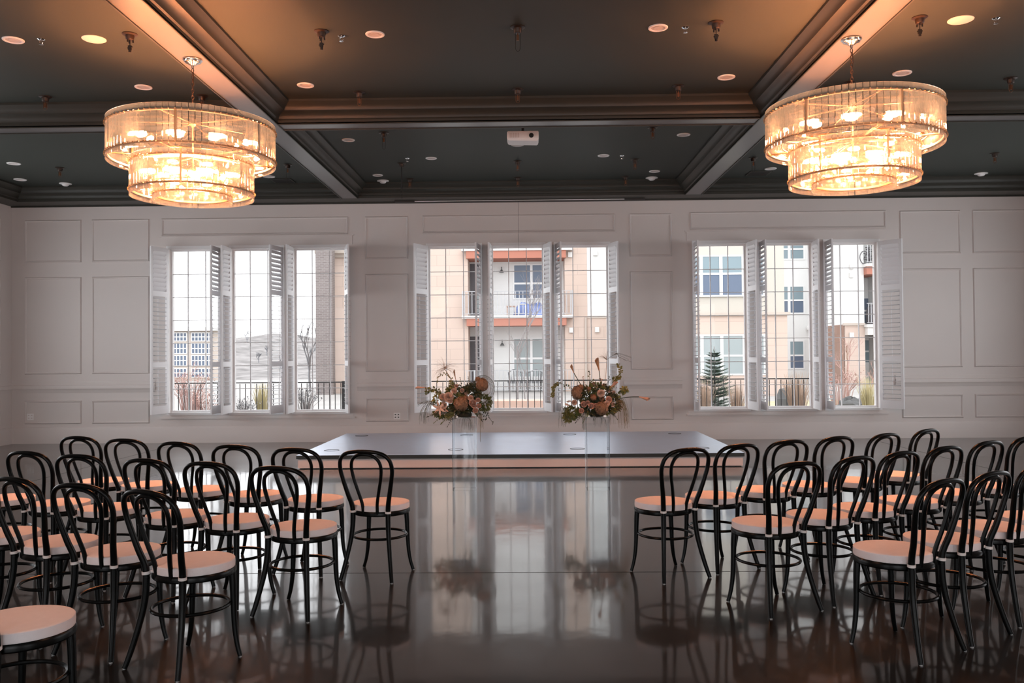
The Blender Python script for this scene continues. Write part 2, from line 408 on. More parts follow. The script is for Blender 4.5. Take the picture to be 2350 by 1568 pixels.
# ------------------------------------------------------------------ coffer beams
BX = [(-3.21, -2.94), (2.77, 3.04)]          # long beams
BY = [(10.24, 10.50), (5.33, 5.59), (0.42, 0.68)]
PY0 = 15.13                                  # perimeter soffit edge
CROWN = [(0, 0), (.012, .0), (.012, .040), (.030, .052), (.034, .074), (.052, .098), (.086, .118), (.122, .128), (.126, .152), (.150, .180), (.178, .204), (.190, .214), (.190, .24)]
def crown_run(mb, base, s_, t0, t1, along, cut0=True, cut1=True):
    # base = coordinate of the beam face, s_ = direction the moulding projects, mitred at both ends
    n0 = len(mb.v); P = len(CROWN)
    for t, sg, ct in ((t0, 1, cut0), (t1, -1, cut1)):
        for d, z in CROWN + [(0, .24)]:
            tt = t + sg * (d if ct else 0)
            mb.v.append(V((tt, base + s_*d, H + z)) if along == 'x' else V((base + s_*d, tt, H + z)))
    P += 1
    for i in range(P - 1): mb.f.append((n0+i, n0+i+1, n0+P+i+1, n0+P+i))
xcells = [(XL + .38, -3.21), (-2.94, 2.77), (3.04, XR - .38)]
ycells = [(YB + .4, .42), (.68, 5.33), (5.59, 10.24), (10.50, PY0)]
nb = n
mb = MB()
for a, b in xcells:
    for c_, d_ in ycells:
        crown_run(mb, c_, 1, a, b, 'x'); crown_run(mb, d_, -1, a, b, 'x'); crown_run(mb, a, 1, c_, d_, 'y'); crown_run(mb, b, -1, c_, d_, 'y')
struct(mb.build('trim_%d' % nb, 'crown'), 'stepped dark crown moulding lining the ceiling coffers'); nb += 1
for a, b in BX:
    mb = MB(); mb.box(a, YB, H, b, PY0, HC); struct(mb.build('ceiling_beam', 'soffit', smooth=False), 'long pale ceiling beam running towards the windows'); 
    mb = MB()
    for x, s_ in ((a, -1), (b, 1)): mb.box(min(x, x + s_*.012), YB, H - .012, max(x, x + s_*.012), PY0, H + .012)
    struct(mb.build('trim_%d' % nb, 'crown', smooth=False)); nb += 1
for a, b in BY:
    for xa, xb in xcells:
        mb = MB(); mb.box(xa, a, H, xb, b, HC); struct(mb.build('ceiling_beam', 'soffit', smooth=False), 'pale cross beam of the coffered ceiling')
        mb = MB()
        for y, s_ in ((a, -1), (b, 1)): mb.box(xa, min(y, y + s_*.012), H - .012, xb, max(y, y + s_*.012), H + .012)
        struct(mb.build('trim_%d' % nb, 'crown', smooth=False)); nb += 1
mb = MB()
mb.box(XL, PY0, H, XR, D, HC); mb.box(XL, YB, H, XL + .38, PY0, HC); mb.box(XR - .38, YB, H, XR, PY0, HC); mb.box(XL, YB, H, XR, YB + .4, HC)  # dark crown colour carries the shadow along the window wall
struct(mb.build('trim_%d' % nb, 'crown', smooth=False), 'perimeter soffit of the ceiling, painted dark for its shadow'); nb += 1
mb = MB(); mb.box(XL, D - .03, H - .02, XR, D, H); struct(mb.build('trim_%d' % nb, 'crown', smooth=False)); nb += 1

# ------------------------------------------------------------------ stage
st = empty('stage_platform', (-0.115, 13.46, 0))
tag(st, 'low wide stage platform with dark edge and pale front below the middle windows', 'stage')
sx0, sx1, sy0, sy1 = -3.03, 3.03, -1.66, 1.66
mb = MB(); mb.box(sx0 + .015, sy0 + .03, .012, sx1 - .015, sy1, .138); mb.build('fascia', 'fascia', st, smooth=False)['label'] = 'pale painted front panel of the stage'
mb = MB(); mb.box(sx0 + .04, sy0 + .05, 0, sx1 - .04, sy1 - .02, .012); mb.build('recessed_plinth', 'stedge', st, smooth=False)  # dark strip under the fascia draws the shadow line at the floor
mb = MB(); mb.box(sx0, sy0, .139, sx1, sy1, .187); mb.build('deck_edge', 'stedge', st, smooth=False)['label'] = 'dark green-black edge strip of the stage'
mb = MB(); mb.box(sx0 + .002, sy0 + .002, .187, sx1 - .002, sy1 - .002, .190); mb.build('deck', 'stage', st, smooth=False)['label'] = 'satin stage top, tinted blue for the sky it reflects'
lid0 = None
for x in (-2.68, -.91, .82, 2.575):
    for y in (-1.06, 1.19):
        mb = MB(); mb.ring([(.100, .190), (.108, .190), (.108, .194), (.100, .194)], 32, (x, y, 0)); mb.build('floor_box_lid', 'dark', st)

# ------------------------------------------------------------------ plantation shutters
SW, SZ0, SZ1 = .45, .535, 3.495
def louvres(z0, z1, n_, tilt, wd=.078):
    mb = MB(); 
    for k in range(n_):
        z = z0 + (z1 - z0) * (k + .5) / n_
        T = Matrix.Translation((0, 0, z)) @ Matrix.Rotation(tilt, 4, 'X')
        prof = [(-wd/2, 0), (-wd/4, .0042), (wd/4, .0042), (wd/2, 0), (wd/4, -.0042), (-wd/4, -.0042)]
        n0 = len(mb.v)
        for x in (.05, SW - .05):
            for d, h in prof: mb.v.append(T @ V((x, d, h)))
        for i in range(6): mb.f.append((n0+i, n0+(i+1) % 6, n0+6+(i+1) % 6, n0+6+i))
    return mb
def make_shutter(sg):
    # sg = +1: hinged on the left of its window, -1: on the right (mirror image)
    r = empty('window_shutter', (0, 0, 0))
    hgt = SZ1 - SZ0
    mb = MB(); t = .014
    mb.box(0, -t, 0, .05, t, hgt); mb.box(SW - .05, -t, 0, SW, t, hgt)
    for a, b in ((0, .145), (.28*hgt, .28*hgt + .09), (.705*hgt, .705*hgt + .09), (hgt - .075, hgt)): mb.box(.05, -t, a, SW - .05, t, b)
    mb.build('shutter_frame', 'shut', r, smooth=False)
    louvres(.145, .28*hgt, 9, sg*math.radians(8)).build('louvres', 'shut', r)
    louvres(.28*hgt + .09, .705*hgt, 15, sg*math.radians(8)).build('louvres', 'shut', r)
    louvres(.705*hgt + .09, hgt - .075, 9, sg*math.radians(56), .088).build('louvres', 'shut', r)
    mb = MB(); y = -sg*.042
    mb.tube([(SW/2 - .02, y, .17), (SW/2 - .02, y, .27*hgt)], .0045, 6); mb.tube([(SW/2 - .02, y, .31*hgt), (SW/2 - .02, y, .69*hgt)], .0045, 6)
    mb.build('tilt_rod', 'shut', r)
    mb = MB()
    for z in (.25, hgt/2, hgt - .25): mb.tube([(-.004, sg*.012, z - .035), (-.004, sg*.012, z + .035)], .006, 6)
    mb.build('hinge', 'trimw', r)
    return r
SH = [(0, 'L', 74), (0, 'R', 90), (1, 'L', 90), (1, 'R', 77), (2, 'L', 91), (2, 'R', 109),
      (3, 'L', 65), (3, 'R', 83), (4, 'L', 87), (4, 'R', 105), (5, 'L', 99), (5, 'R', 105),
      (6, 'L', 87), (6, 'R', 96), (7, 'L', 88), (7, 'R', 84), (8, 'L', 86), (8, 'R', 124)]
gname = ['left window group', 'centre window group', 'right window group']
wname = ['left window', 'middle window', 'right window']
proto = {'L': make_shutter(1), 'R': make_shutter(-1)}; bpy.context.view_layer.update()
for q in proto.values(): remember(q)
used = set()
for wi, s_, a in SH:
    o = dup(proto[s_]) if s_ in used else proto[s_]; used.add(s_)
    o.location = (OPEN[wi][0] - .004 if s_ == 'L' else OPEN[wi][1] + .004, D - .036, SZ0); o.rotation_euler = (0, 0, PI + math.radians(a))
    tag(o, 'open white louvred shutter on the %s side of the %s, %s' % ('left' if s_ == 'L' else 'right', wname[wi % 3], gname[wi // 3]),
        'shutter', 'white plantation shutters folded into the room')

# ------------------------------------------------------------------ chandeliers
R1, R2, R3 = .738, .543, .35
CH_Z = dict(t0=3.31, t1=3.682, r1=3.628, r1b=3.354, u0=3.000, u1=3.345, r2b=3.053, r2=3.30, v0=2.965, v1=3.22, r3=3.02)
def panel_mesh(R, nn, z0, z1, name, flutes=8):
    # one gently fluted glass strip hanging on the ring at radius R (angle 0), double faced with real thickness
    mb = MB(); half = PI / nn * .90; k = flutes * 6
    t = .005
    for zz in (z0, z1):
        for side in (0, 1):
            for i in range(k + 1):
                a = -half + 2*half*i/k
                rr = (R - t) if side else R + .0008*math.cos(2*PI*i/6)
                mb.v.append(V((rr*math.cos(a), rr*math.sin(a), zz)))
    K = k + 1
    for i in range(k):
        mb.f.append((i, i+1, 2*K+i+1, 2*K+i)); mb.f.append((K+i+1, K+i, 3*K+i, 3*K+i+1))
        mb.f.append((i, K+i, K+i+1, i+1)); mb.f.append((2*K+i, 2*K+i+1, 3*K+i+1, 3*K+i))
    mb.f.append((0, 2*K, 3*K, K)); mb.f.append((k, K+k, 3*K+k, 2*K+k))
    return mb
def torus(mb, R, z, r, k=72): mb.ring([(R + r*math.cos(a), z + r*math.sin(a)) for a in [2*PI*i/8 for i in range(8)]], k); return mb
def make_chandelier(name, loc, label, chain_z):
    z0 = loc[2]; root = empty(name, loc); Z = {k: v - z0 for k, v in CH_Z.items()}
    tag(root, label, 'chandelier', 'two-tier glass chandeliers')
    mb = MB(); mb.lathe([(.0, 0), (.085, 0), (.088, -.012), (.070, -.018), (.074, -.030), (.052, -.038), (.03, -.055), (.012, -.06), (.010, -.085), (0, -.085)], 32); mb.build('canopy', 'nickel', root)
    mb = MB(); zt = Z['r1'] + .085; zz = -.085; i = 0
    while zz > zt + .02:                     # chain of oval links
        pts = [V((.011*math.cos(a), 0, zz - .022 + .020*math.sin(a))) for a in [2*PI*q/10 for q in range(10)]]
        if i % 2: pts = [V((0, p.x, p.z)) for p in pts]
        mb.tube(pts, .0032, 5, closed=True); zz -= .031; i += 1
    mb.tube([(.006, .004, -.08), (.012, -.008, (zt - .08)*.3), (-.01, .006, (zt-.08)*.6), (.004, 0, zt)], .003, 5)
    mb.build('chain', 'bronze', root)
    # frame: hub, spokes, rings, posts
    mb = MB(); mb.lathe([(0, zt + .02), (.03, zt + .015), (.035, zt - .03), (.012, zt - .05), (.007, zt - .06), (.007, Z['r2b']), (0, Z['r2b'])], 20)
    for k in range(6):
        a = 2*PI*k/6 + .5
        mb.tube([(.02*math.cos(a), .02*math.sin(a), zt - .02), (R1*.985*math.cos(a), R1*.985*math.sin(a), Z['r1'])], .006, 6)
        mb.tube([(.02*math.cos(a), .02*math.sin(a), Z['r1b'] + .02), (R1*.985*math.cos(a), R1*.985*math.sin(a), Z['r1b'])], .006, 6)
    for k in range(6):
        a = 2*PI*k/6 + .5 + .2; mb.box(R1 - .022, -.011, Z['r1b'], R1 - .014, .011, Z['r1'], Matrix.Rotation(a, 4, 'Z'))
        mb.box(R2 - .022, -.009, Z['r2b'], R2 - .014, .009, Z['r1b'], Matrix.Rotation(a, 4, 'Z'))
    mb.build('frame', 'brass', root)
    for nm, R, zs, cnt in (('upper', R1, (Z['r1'], Z['r1b']), 88), ('lower', R2, (Z['r2'], Z['r2b']), 66), ('inner', R3, (Z['r3'],), 40)):
        mb = MB()
        for z in zs:
            mb.ring([(R - .022, z - .008), (R - .010, z - .008), (R - .010, z + .008), (R - .022, z + .008)], 96)
            for k in range(cnt):             # small pins holding the glass
                a = 2*PI*(k + .5)/cnt; T = Matrix.Rotation(a, 4, 'Z') @ Matrix.Translation((R - .012, 0, z)) @ Matrix.Rotation(PI/2, 4, 'Y')
                mb.lathe([(.0035, 0), (.0035, .020), (.0065, .020), (.0065, .026)], 6, T=T)
        mb.build(nm + '_ring', 'brass', root)
    # glass strips: nearest 100 as parts of their own, the rest as one
    specs = [(R1, 88, Z['t0'], Z['t1']), (R2, 66, Z['u0'], Z['u1']), (R3, 40, Z['v0'], Z['v1'])]
    cams = V((0, 0, 1.53)) - V(loc); ca = math.atan2(cams.y, cams.x)
    rest = MB(); keep = [44, 34, 14]
    for (R, nn, za, zb), kp in zip(specs, keep):
        src = panel_mesh(R, nn, za, zb, 'p'); me = None
        order = sorted(range(nn), key=lambda k: abs(((2*PI*k/nn - ca + PI) % (2*PI)) - PI))
        for j, k in enumerate(order):
            if j < kp:
                if me is None: me = src.mesh('glass_strip', 'rod')
                o = bpy.data.objects.new('glass_strip', me); C.objects.link(o); o.parent = root; o.rotation_euler = (0, 0, 2*PI*k/nn)
            else:
                T = Matrix.Rotation(2*PI*k/nn, 4, 'Z'); n0 = len(rest.v); rest.v += [T @ p for p in src.v]; rest.f += [tuple(q + n0 for q in f) for f in src.f]
    o = rest.build('glass_strips', 'rod', root); o['kind'] = 'stuff'; o['label'] = 'remaining fluted glass strips on the far side of the rings'
    # bulbs
    bm_ = MB(); prof = [(0, -.001), (.012, 0), (.019, .018), (.021, .045), (.019, .080), (.010, .100), (.001, .106)]
    bm_.lathe(prof, 10); bme = bm_.mesh('bulb', 'bulb'); sk = MB(); sk.lathe([(.012, -.035), (.012, 0), (0, 0.001)], 10); skm = sk.mesh('bulb_socket', 'brass')
    for R, z, nn in ((.61, Z['r1b'] + .095, 12), (.43, Z['r2b'] + .12, 11), (.25, Z['r2b'] + .12, 5)):
        for k in range(nn):
            a = 2*PI*k/nn + .15
            T = Matrix.Rotation(a, 4, 'Z') @ Matrix.Translation((R, 0, z)) @ Matrix.Rotation(-PI/2, 4, 'X') @ Matrix.Translation((0, 0, -.05))
            for mm, nm in ((bme, 'bulb'), (skm, 'bulb_socket')):
                o = bpy.data.objects.new(nm, mm); C.objects.link(o); o.parent = root; o.matrix_local = T
    # arms that carry the sockets
    mb = MB(); torus(mb, .60, Z['r1b'] + .03, .005); torus(mb, .42, Z['r2b'] + .05, .005); 
    for k in range(4):
        a = 2*PI*k/4; mb.tube([(.01*math.cos(a), .01*math.sin(a), Z['r1b'] + .03), (.60*math.cos(a), .60*math.sin(a), Z['r1b'] + .03)], .005, 6)
        mb.tube([(.01*math.cos(a), .01*math.sin(a), Z['r2b'] + .05), (.42*math.cos(a), .42*math.sin(a), Z['r2b'] + .05)], .005, 6)
    mb.build('lamp_carrier', 'brass', root)
    return root
make_chandelier('chandelier', (-3.07, 7.97, H), 'glowing two-tier glass chandelier hanging from the left ceiling beam', 0)
make_chandelier('chandelier', (2.878, 7.68, H), 'glowing two-tier glass chandelier hanging from the right ceiling beam', 0)

# ------------------------------------------------------------------ ceiling fittings
def disc_thing(kind, x, y, d, label):
    root = empty({'ring': 'ceiling_speaker', 'plain': 'ceiling_speaker', 'dome': 'smoke_detector'}[kind], (x, y, HC)); R = d/2
    tag(root, label, 'ceiling speaker' if kind != 'dome' else 'smoke detector', 'white round ceiling fittings')
    if kind == 'ring':
        mb = MB(); mb.ring([(R*.72, 0), (R, 0), (R, -.006), (R*.95, -.010), (R*.74, -.010)], 36); mb.build('trim_ring', 'white', root)
        mb = MB(); mb.lathe([(0, -.004), (R*.42, -.006), (R*.45, -.003), (R*.72, -.004)], 36, cap=False); mb.build('grille', 'grille', root)
    elif kind == 'plain':
        mb = MB(); mb.lathe([(0, -.012), (R*.9, -.010), (R, -.004), (R, 0)], 36, cap=False); mb.build('grille', 'grille', root)
    else:
        mb = MB(); mb.ring([(R*.6, 0), (R, 0), (R, -.008), (R*.6, -.014)], 32); mb.build('base', 'white', root)
        mb = MB(); mb.lathe([(0, -.045), (R*.35, -.044), (R*.5, -.034), (R*.6, -.012)], 28, cap=False); mb.build('dome', 'white', root)
cn, cl_, cr_ = 'near middle coffer', 'near left coffer', 'near right coffer'
DISC = [('ring', -1.39, 8.05, .178, 'white ringed round ceiling speaker beside the small sprinkler, left half of near middle coffer'),
 ('ring', 1.23, 7.99, .18, 'white ringed round ceiling speaker beside the small sprinkler, right half of near middle coffer'),
 ('ring', -2.42, 9.54, .186, 'white ringed ceiling speaker near the left beam, far end of near middle coffer'),
 ('ring', 2.19, 9.46, .189, 'white ringed ceiling speaker near the right beam, far end of near middle coffer'),
 ('ring', -4.80, 8.06, .19, 'white ringed round ceiling speaker left of the sprinkler in the near left coffer'),
 ('plain', -4.04, 8.07, .214, 'plain white ceiling disc without ring beside the dark hook of the near left coffer'),
 ('ring', -4.22, 9.53, .186, 'white ringed round ceiling speaker above and left of the left chandelier'),
 ('plain', 3.95, 7.91, .221, 'plain white ceiling disc without ring beside the dark hook of the near right coffer'),
 ('ring', 4.06, 9.40, .197, 'white ringed round ceiling speaker above and right of the right chandelier'),
 ('ring', -2.45, 11.99, .18, 'white round ceiling speaker nearest the cross beam, left side of far middle coffer'),
 ('ring', -1.43, 13.17, .171, 'white round ceiling speaker between sprinkler and projector in the far middle coffer'),
 ('ring', -2.45, 14.36, .172, 'white round ceiling speaker just in front of a smoke detector, far left of middle coffer'),
 ('dome', -2.44, 14.83, .20, 'white domed smoke detector near the left beam in the far middle coffer'),
 ('plain', -0.11, 12.39, .192, 'plain white ceiling disc right behind the projector'),
 ('ring', 1.18, 13.13, .177, 'white round ceiling speaker right of the projector in the far middle coffer'),
 ('ring', 2.17, 11.93, .185, 'white round ceiling speaker nearest the cross beam, right side of far middle coffer'),
 ('ring', 2.12, 14.31, .179, 'white round ceiling speaker just in front of a smoke detector, far right of middle coffer'),
 ('dome', 2.15, 14.84, .208, 'white domed smoke detector near the right beam in the far middle coffer'),
 ('ring', -7.84, 13.18, .198, 'white round ceiling speaker farther from the window wall in the far left coffer'),
 ('ring', -8.44, 14.37, .20, 'white round ceiling speaker nearest the left wall in the far left coffer'),
 ('dome', -7.88, 15.08, .20, 'white domed smoke detector above the left wall panels'),
 ('ring', -4.26, 14.36, .20, 'white round ceiling speaker partly hidden behind the left chandelier'),
 ('ring', 3.99, 14.21, .192, 'white round ceiling speaker partly hidden behind the right chandelier'),
 ('dome', 7.69, 14.80, .21, 'white domed smoke detector above the right wall panels')]
for k, x, y, d, l in DISC:
    if y > 14.96: y = 14.75
    disc_thing(k, x, y, d, l)
def sprinkler(x, y, label):
    r = empty('sprinkler_head', (x, y, HC)); tag(r, label, 'sprinkler', 'chrome ceiling sprinklers')
    mb = MB(); mb.lathe([(0, 0), (.034, 0), (.034, -.004), (.02, -.014), (.012, -.016), (0, -.016)], 20); mb.build('escutcheon', 'chrome', r)
    mb = MB(); mb.tube([(.012, 0, -.014), (.016, 0, -.035), (.004, 0, -.05)], .003, 5); mb.tube([(-.012, 0, -.014), (-.016, 0, -.035), (-.004, 0, -.05)], .003, 5)
    mb.lathe([(0, -.05), (.018, -.050), (.020, -.053), (0, -.055)], 14); mb.build('deflector', 'chrome', r)
for x, y, l in ((-1.71, 8.08, 'small chrome sprinkler head left of a round speaker in the near middle coffer'), (1.48, 7.99, 'small chrome sprinkler head between round speaker and dark hook, right of near middle coffer'),
                (-4.53, 8.05, 'small chrome sprinkler head between two white discs in the near left coffer'), (4.25, 7.88, 'small chrome sprinkler head right of the plain disc in the near right coffer'),
                (-1.79, 13.15, 'tiny sprinkler head left of the projector in the far middle coffer'), (1.46, 13.15, 'tiny sprinkler head right of the projector in the far middle coffer')):
    sprinkler(x, y, l)
def hook(x, y, kind, label):
    r = empty('ceiling_hanger', (x, y, HC)); tag(r, label, 'ceiling hook', 'dark rigging hangers on the ceiling')
    mb = MB(); mb.lathe([(0, 0), (.068, 0), (.068, -.006), (.040, -.014), (.036, -.050), (.030, -.058), (0, -.058)], 24); mb.build('mounting_cup', 'bronze', r)
    if kind == 'cluster':
        mb = MB()
        for a in (0.3, 2.2, 4.3): mb.tube([(.026*math.cos(a), .026*math.sin(a), -.05), (.028*math.cos(a), .028*math.sin(a), -.082)], .007, 6)
        mb.tube([(0, 0, -.05), (0, 0, -.11)], .005, 6)
        mb.box(-.016, -.008, -.150, .016, .008, -.108); mb.tube([(-.024, 0, -.13), (.024, 0, -.122)], .006, 6); mb.lathe([(0, -.175), (.013, -.172), (.013, -.15), (0, -.148)], 10)
        mb.build('hanging_clamp', 'dark', r)
    else:
        L = {'loop': .20, 'short': .13, 'pole': .52}[kind]; mt = 'copper' if kind != 'pole' else 'dark'
        w_ = .021
        if kind == 'pole':
            mb = MB(); mb.tube([(0, 0, -.05), (0, 0, -.34)], .010, 8); mb.build('drop_rod', 'dark', r)
            mb = MB(); mb.tube([(0, 0, -.34), (0, 0, -.40)], .014, 8); z0 = -.36
        else:
            mb = MB(); mb.tube([(0, 0, -.05), (0, 0, -.075)], .005, 6); mb.box(-.011, -.008, -.125, .011, .008, -.075); z0 = -.05
        mb.build('hook_block', mt, r)
        mb = MB(); mb.tube([(-w_, 0, z0), (-w_, 0, -L), (-w_*.7, 0, -L - .017), (0, 0, -L - .024), (w_*.7, 0, -L - .017), (w_, 0, -L), (w_, 0, z0)], .0028, 6)
        mb.build('wire_loop', mt if kind != 'loop' else 'dark', r)
HK = [(-1.87, 7.96, 'cluster', 'dark clustered ceiling hook left of the chrome sprinkler in the near middle coffer'), (-.06, 7.93, 'loop', 'dark ceiling hook with long wire loop in the centre of the near middle coffer'),
 (1.74, 7.89, 'cluster', 'dark clustered ceiling hook right of the chrome sprinkler in the near middle coffer'), (-1.88, 9.83, 'short', 'brown ceiling hook by the cross beam, left third of near middle coffer'),
 (-.08, 9.80, 'short', 'copper-brown ceiling hook by the cross beam directly over the middle window group'), (1.72, 9.75, 'short', 'brown ceiling hook by the cross beam, right third of near middle coffer'),
 (-3.65, 7.96, 'cluster', 'dark clustered ceiling hook above the left chandelier'), (-5.49, 9.84, 'short', 'brown ceiling hook by the cross beam in the near left coffer'),
 (-3.70, 9.88, 'short', 'dark hook half hidden behind the top of the left chandelier'), (3.55, 7.84, 'cluster', 'dark clustered ceiling hook above the right chandelier'),
 (3.62, 9.72, 'short', 'dark hook half hidden behind the chain of the right chandelier'), (5.35, 9.64, 'short', 'brown ceiling hook by the cross beam in the near right coffer'),
 (-1.90, 11.64, 'loop', 'ceiling hook with wire loop behind the cross beam, left of the projector'), (-1.93, 13.50, 'pole', 'long black drop rod with wire loop reaching down in front of the window wall'),
 (-.12, 13.45, 'short', 'small dark hook straight behind the projector and its disc'), (-.13, 14.70, 'short', 'small dark hook nearest the wall, centre of far middle coffer'),
 (-1.96, 14.70, 'short', 'small dark hook half hidden behind the long black drop rod'), (1.69, 11.54, 'short', 'dark hook just behind the cross beam, right of the projector'),
 (1.69, 13.42, 'short', 'dark hook between sprinkler and speaker, right half of far middle coffer'), (1.69, 14.72, 'short', 'small dark hook nearest the wall, right half of far middle coffer'),
 (-7.31, 13.52, 'short', 'dark hook alone in the far left coffer'), (-3.71, 13.50, 'loop', 'ceiling hook with wire loop right behind the left chandelier'),
 (3.50, 13.40, 'loop', 'ceiling hook with wire loop left of the right chandelier lower tier'), (7.12, 13.30, 'short', 'dark hook alone in the far right coffer')]
for a in HK: hook(*a)
def vent(x, y, label):
    r = empty('ceiling_vent', (x, y, HC)); tag(r, label, 'air vent', 'square ceiling diffusers')
    mb = MB()
    for a in (-1, 1):
        mb.box(-.17, a*.17 - .012, -.012, .17, a*.17 + .012, 0); mb.box(a*.17 - .012, -.17, -.012, a*.17 + .012, .17, 0)
    mb.build('vent_frame', 'crown', r, smooth=False)
    mb = MB()
    for k in range(7): y_ = -.14 + .047*k; mb.box(-.158, y_, -.012, .158, y_ + .022, -.004, Matrix.Rotation(.0, 4, 'X'))
    mb.build('vent_slats', 'dark', r, smooth=False)
vent(-4.126, 14.70, 'dark square ceiling vent right of the left chandelier'); vent(3.887, 14.55, 'dark square ceiling vent left of the right chandelier')
# projector
pr = empty('projector', (-.03, 11.36, HC)); tag(pr, 'white projector hanging upside down behind the cross beam', 'projector')
mb = MB(); mb.lathe([(0, 0), (.06, 0), (.06, -.012), (.02, -.02), (.018, -.09), (0, -.09)], 20); mb.build('ceiling_mount', 'dark', pr)
mb = MB(); mb.box(-.09, -.06, -.105, .09, .08, -.085); mb.build('mount_plate', 'dark', pr, smooth=False)
mb = MB()
P = [(-.205, -.14), (.205, -.14), (.205, .14), (-.205, .14)]
n0 = 0
zs = [-.105, -.195, -.225]
for sc_, z in ((1, -.105), (1.0, -.195), (.93, -.222)):
    for x, y in P: mb.v.append(V((x*sc_, y*sc_, z + (-.01 if x > 0 and z < -.12 else 0))))
for q in range(2):
    for i in range(4): j = (i+1) % 4; mb.f.append((q*4+i, q*4+j, q*4+4+j, q*4+4+i))
mb.f += [(3, 2, 1, 0), (8, 9, 10, 11)]
mb.build('projector_body', 'white', pr, smooth=False, bevel=.008)
mb = MB(); T = Matrix.Translation((.11, -.139, -.165)) @ Matrix.Rotation(PI/2, 4, 'X'); mb.lathe([(.030, 0), (.030, .010), (.022, .012), (.020, .004), (0, .004)], 24, T=T); mb.build('lens', 'dark', pr)
mb = MB()
for k in range(6): mb.box(-.17 + .022*k, -.142, -.19, -.158 + .022*k, -.139, -.13)
mb.build('vent_slots', 'grille', pr, smooth=False)
# retracted projection screen and its pull cord
ps = empty('projection_screen', (-.113, D - .12, H)); tag(ps, 'retracted projection screen slot in the dark soffit above the middle windows', 'projection screen')
mb = MB(); mb.box(-2.22, -.05, -.03, 2.22, .07, 0); mb.build('screen_case', 'dark', ps, smooth=False)
mb = MB(); mb.box(-1.86, -.062, -.022, 1.86, -.050, -.012); mb.build('weight_bar', 'white', ps, smooth=False)['label'] = 'thin white bottom bar'
mb = MB(); mb.tube([(-.02, -.03, -.03), (-.022, -.03, -.50), (-.018, -.03, -.92)], .002, 5); mb.build('pull_cord', 'dark', ps)

# wall outlets
for x, z, l in ((-2.338, .455, 'small white double wall outlet under the left pilaster panel beside the middle window group'), (-8.967, .485, 'small white wall outlet in the lower panel next to the left corner')):
    o = empty('wall_outlet', (x, D, z)); tag(o, l, 'outlet')
    mb = MB(); mb.box(-.06, -.007, -.058, .06, 0, .058); mb.build('cover_plate', 'white', o, smooth=False, bevel=.002)
    mb = MB()
    for a in (-.027, .027):
        for b in (-.026, .022): mb.box(a - .012, -.009, b - .006, a + .012, -.0068, b + .012)
    mb.build('socket', 'dark' if x > -5 else 'grille', o, smooth=False)

# ------------------------------------------------------------------ bentwood chairs
def make_chair():
    r = empty('bentwood_chair')
    RW = .0150
    # outer bow
    half = [(.1295, -.186, .432), (.133, -.191, .50), (.152, -.215, .58), (.176, -.238, .68), (.190, -.256, .76), (.180, -.275, .825), (.140, -.290, .865), (.075, -.298, .882)]
    pts = half + [(0, -.300, .886)] + [(-x, y, z) for x, y, z in reversed(half)]
    pts = cath(pts, 4); rr = [RW * (1.18 - .30*min(1, max(0, (p.z - .45)/.43))) for p in pts]
    mb = MB(); mb.tube(pts, rr, 10); mb.build('outer_bow', 'black', r)
    half = [(.052, -.186, .445), (.056, -.198, .52), (.080, -.222, .62), (.102, -.240, .71), (.108, -.256, .78), (.090, -.272, .830), (.050, -.284, .858)]
    pts = half + [(0, -.288, .866)] + [(-x, y, z) for x, y, z in reversed(half)]
    mb = MB(); mb.tube(cath(pts, 4), .0118, 8); mb.build('inner_bow', 'black', r)
    # seat ring and underseat board
    mb = MB(); mb.ring([(.166, .428), (.196, .426), (.203, .433), (.204, .450), (.198, .460), (.166, .460)], 48); mb.build('seat_ring', 'black', r)
    mb = MB(); mb.lathe([(0, .440), (.170, .440), (.170, .456), (0, .456)], 40, cap=False); mb.build('seat', 'black', r)
    mb = MB(); cz = [(.0, .459), (.193, .459), (.1985, .463), (.1995, .480), (.1985, .497), (.1945, .501), (.183, .503), (.10, .506), (0, .5065)]
    mb.lathe(cz, 56, cap=False); cu = mb.build('cushion', 'cush', r); cu['label'] = 'round white seat cushion, its top blush in the warm light'
    mb = MB(); 
    for z in (.463, .4985): mb.ring([(.1965 + .0022*math.cos(a), z + .0022*math.sin(a)) for a in [2*PI*i/6 for i in range(6)]], 56)
    mb.build('piping', 'cush', cu)
    for s_ in (-1, 1):
        mb = MB()
        mb.tube([(s_*.1298, -.1868, .454), (s_*.1305, -.1875, .468)], [.0205, .0205], 12); mb.tube([(s_*.112, -.163, .464), (s_*.128, -.185, .462)], .008, 6)
        mb.build('cushion_tie', 'tie', cu)
    # legs
    for s_ in (-1, 1):
        pts = cath([(s_*.1295, -.186, .440), (s_*.1315, -.189, .36), (s_*.140, -.200, .27), (s_*.157, -.224, .16), (s_*.176, -.250, .06), (s_*.188, -.268, .004)], 4)
        mb = MB(); mb.tube(pts, [.0185 - .0055*i/len(pts) for i in range(len(pts))], 10); l = mb.build('leg', 'black', r)
        mb = MB(); mb.lathe([(0, 0), (.009, 0), (.009, .006), (0, .006)], 10, (s_*.188, -.268, 0)); mb.build('glide', 'pad', l)
        pts = cath([(s_*.138, .118, .440), (s_*.146, .118, .37), (s_*.150, .118, .27), (s_*.156, .119, .16), (s_*.170, .121, .07), (s_*.190, .124, .004)], 4)
        mb = MB(); mb.tube(pts, [.0195 - .0075*min(1, i/len(pts)*1.2) for i in range(len(pts))], 10); l = mb.build('leg', 'black', r)
        mb = MB(); mb.lathe([(0, 0), (.009, 0), (.009, .006), (0, .006)], 10, (s_*.190, .124, 0)); mb.build('glide', 'pad', l)
    # ring stretcher
    mb = MB(); mb.tube([(.186*math.cos(a), -.022 + .190*math.sin(a), .275) for a in [2*PI*i/40 for i in range(40)]], .0092, 8, closed=True); mb.build('ring_stretcher', 'black', r)
    return r
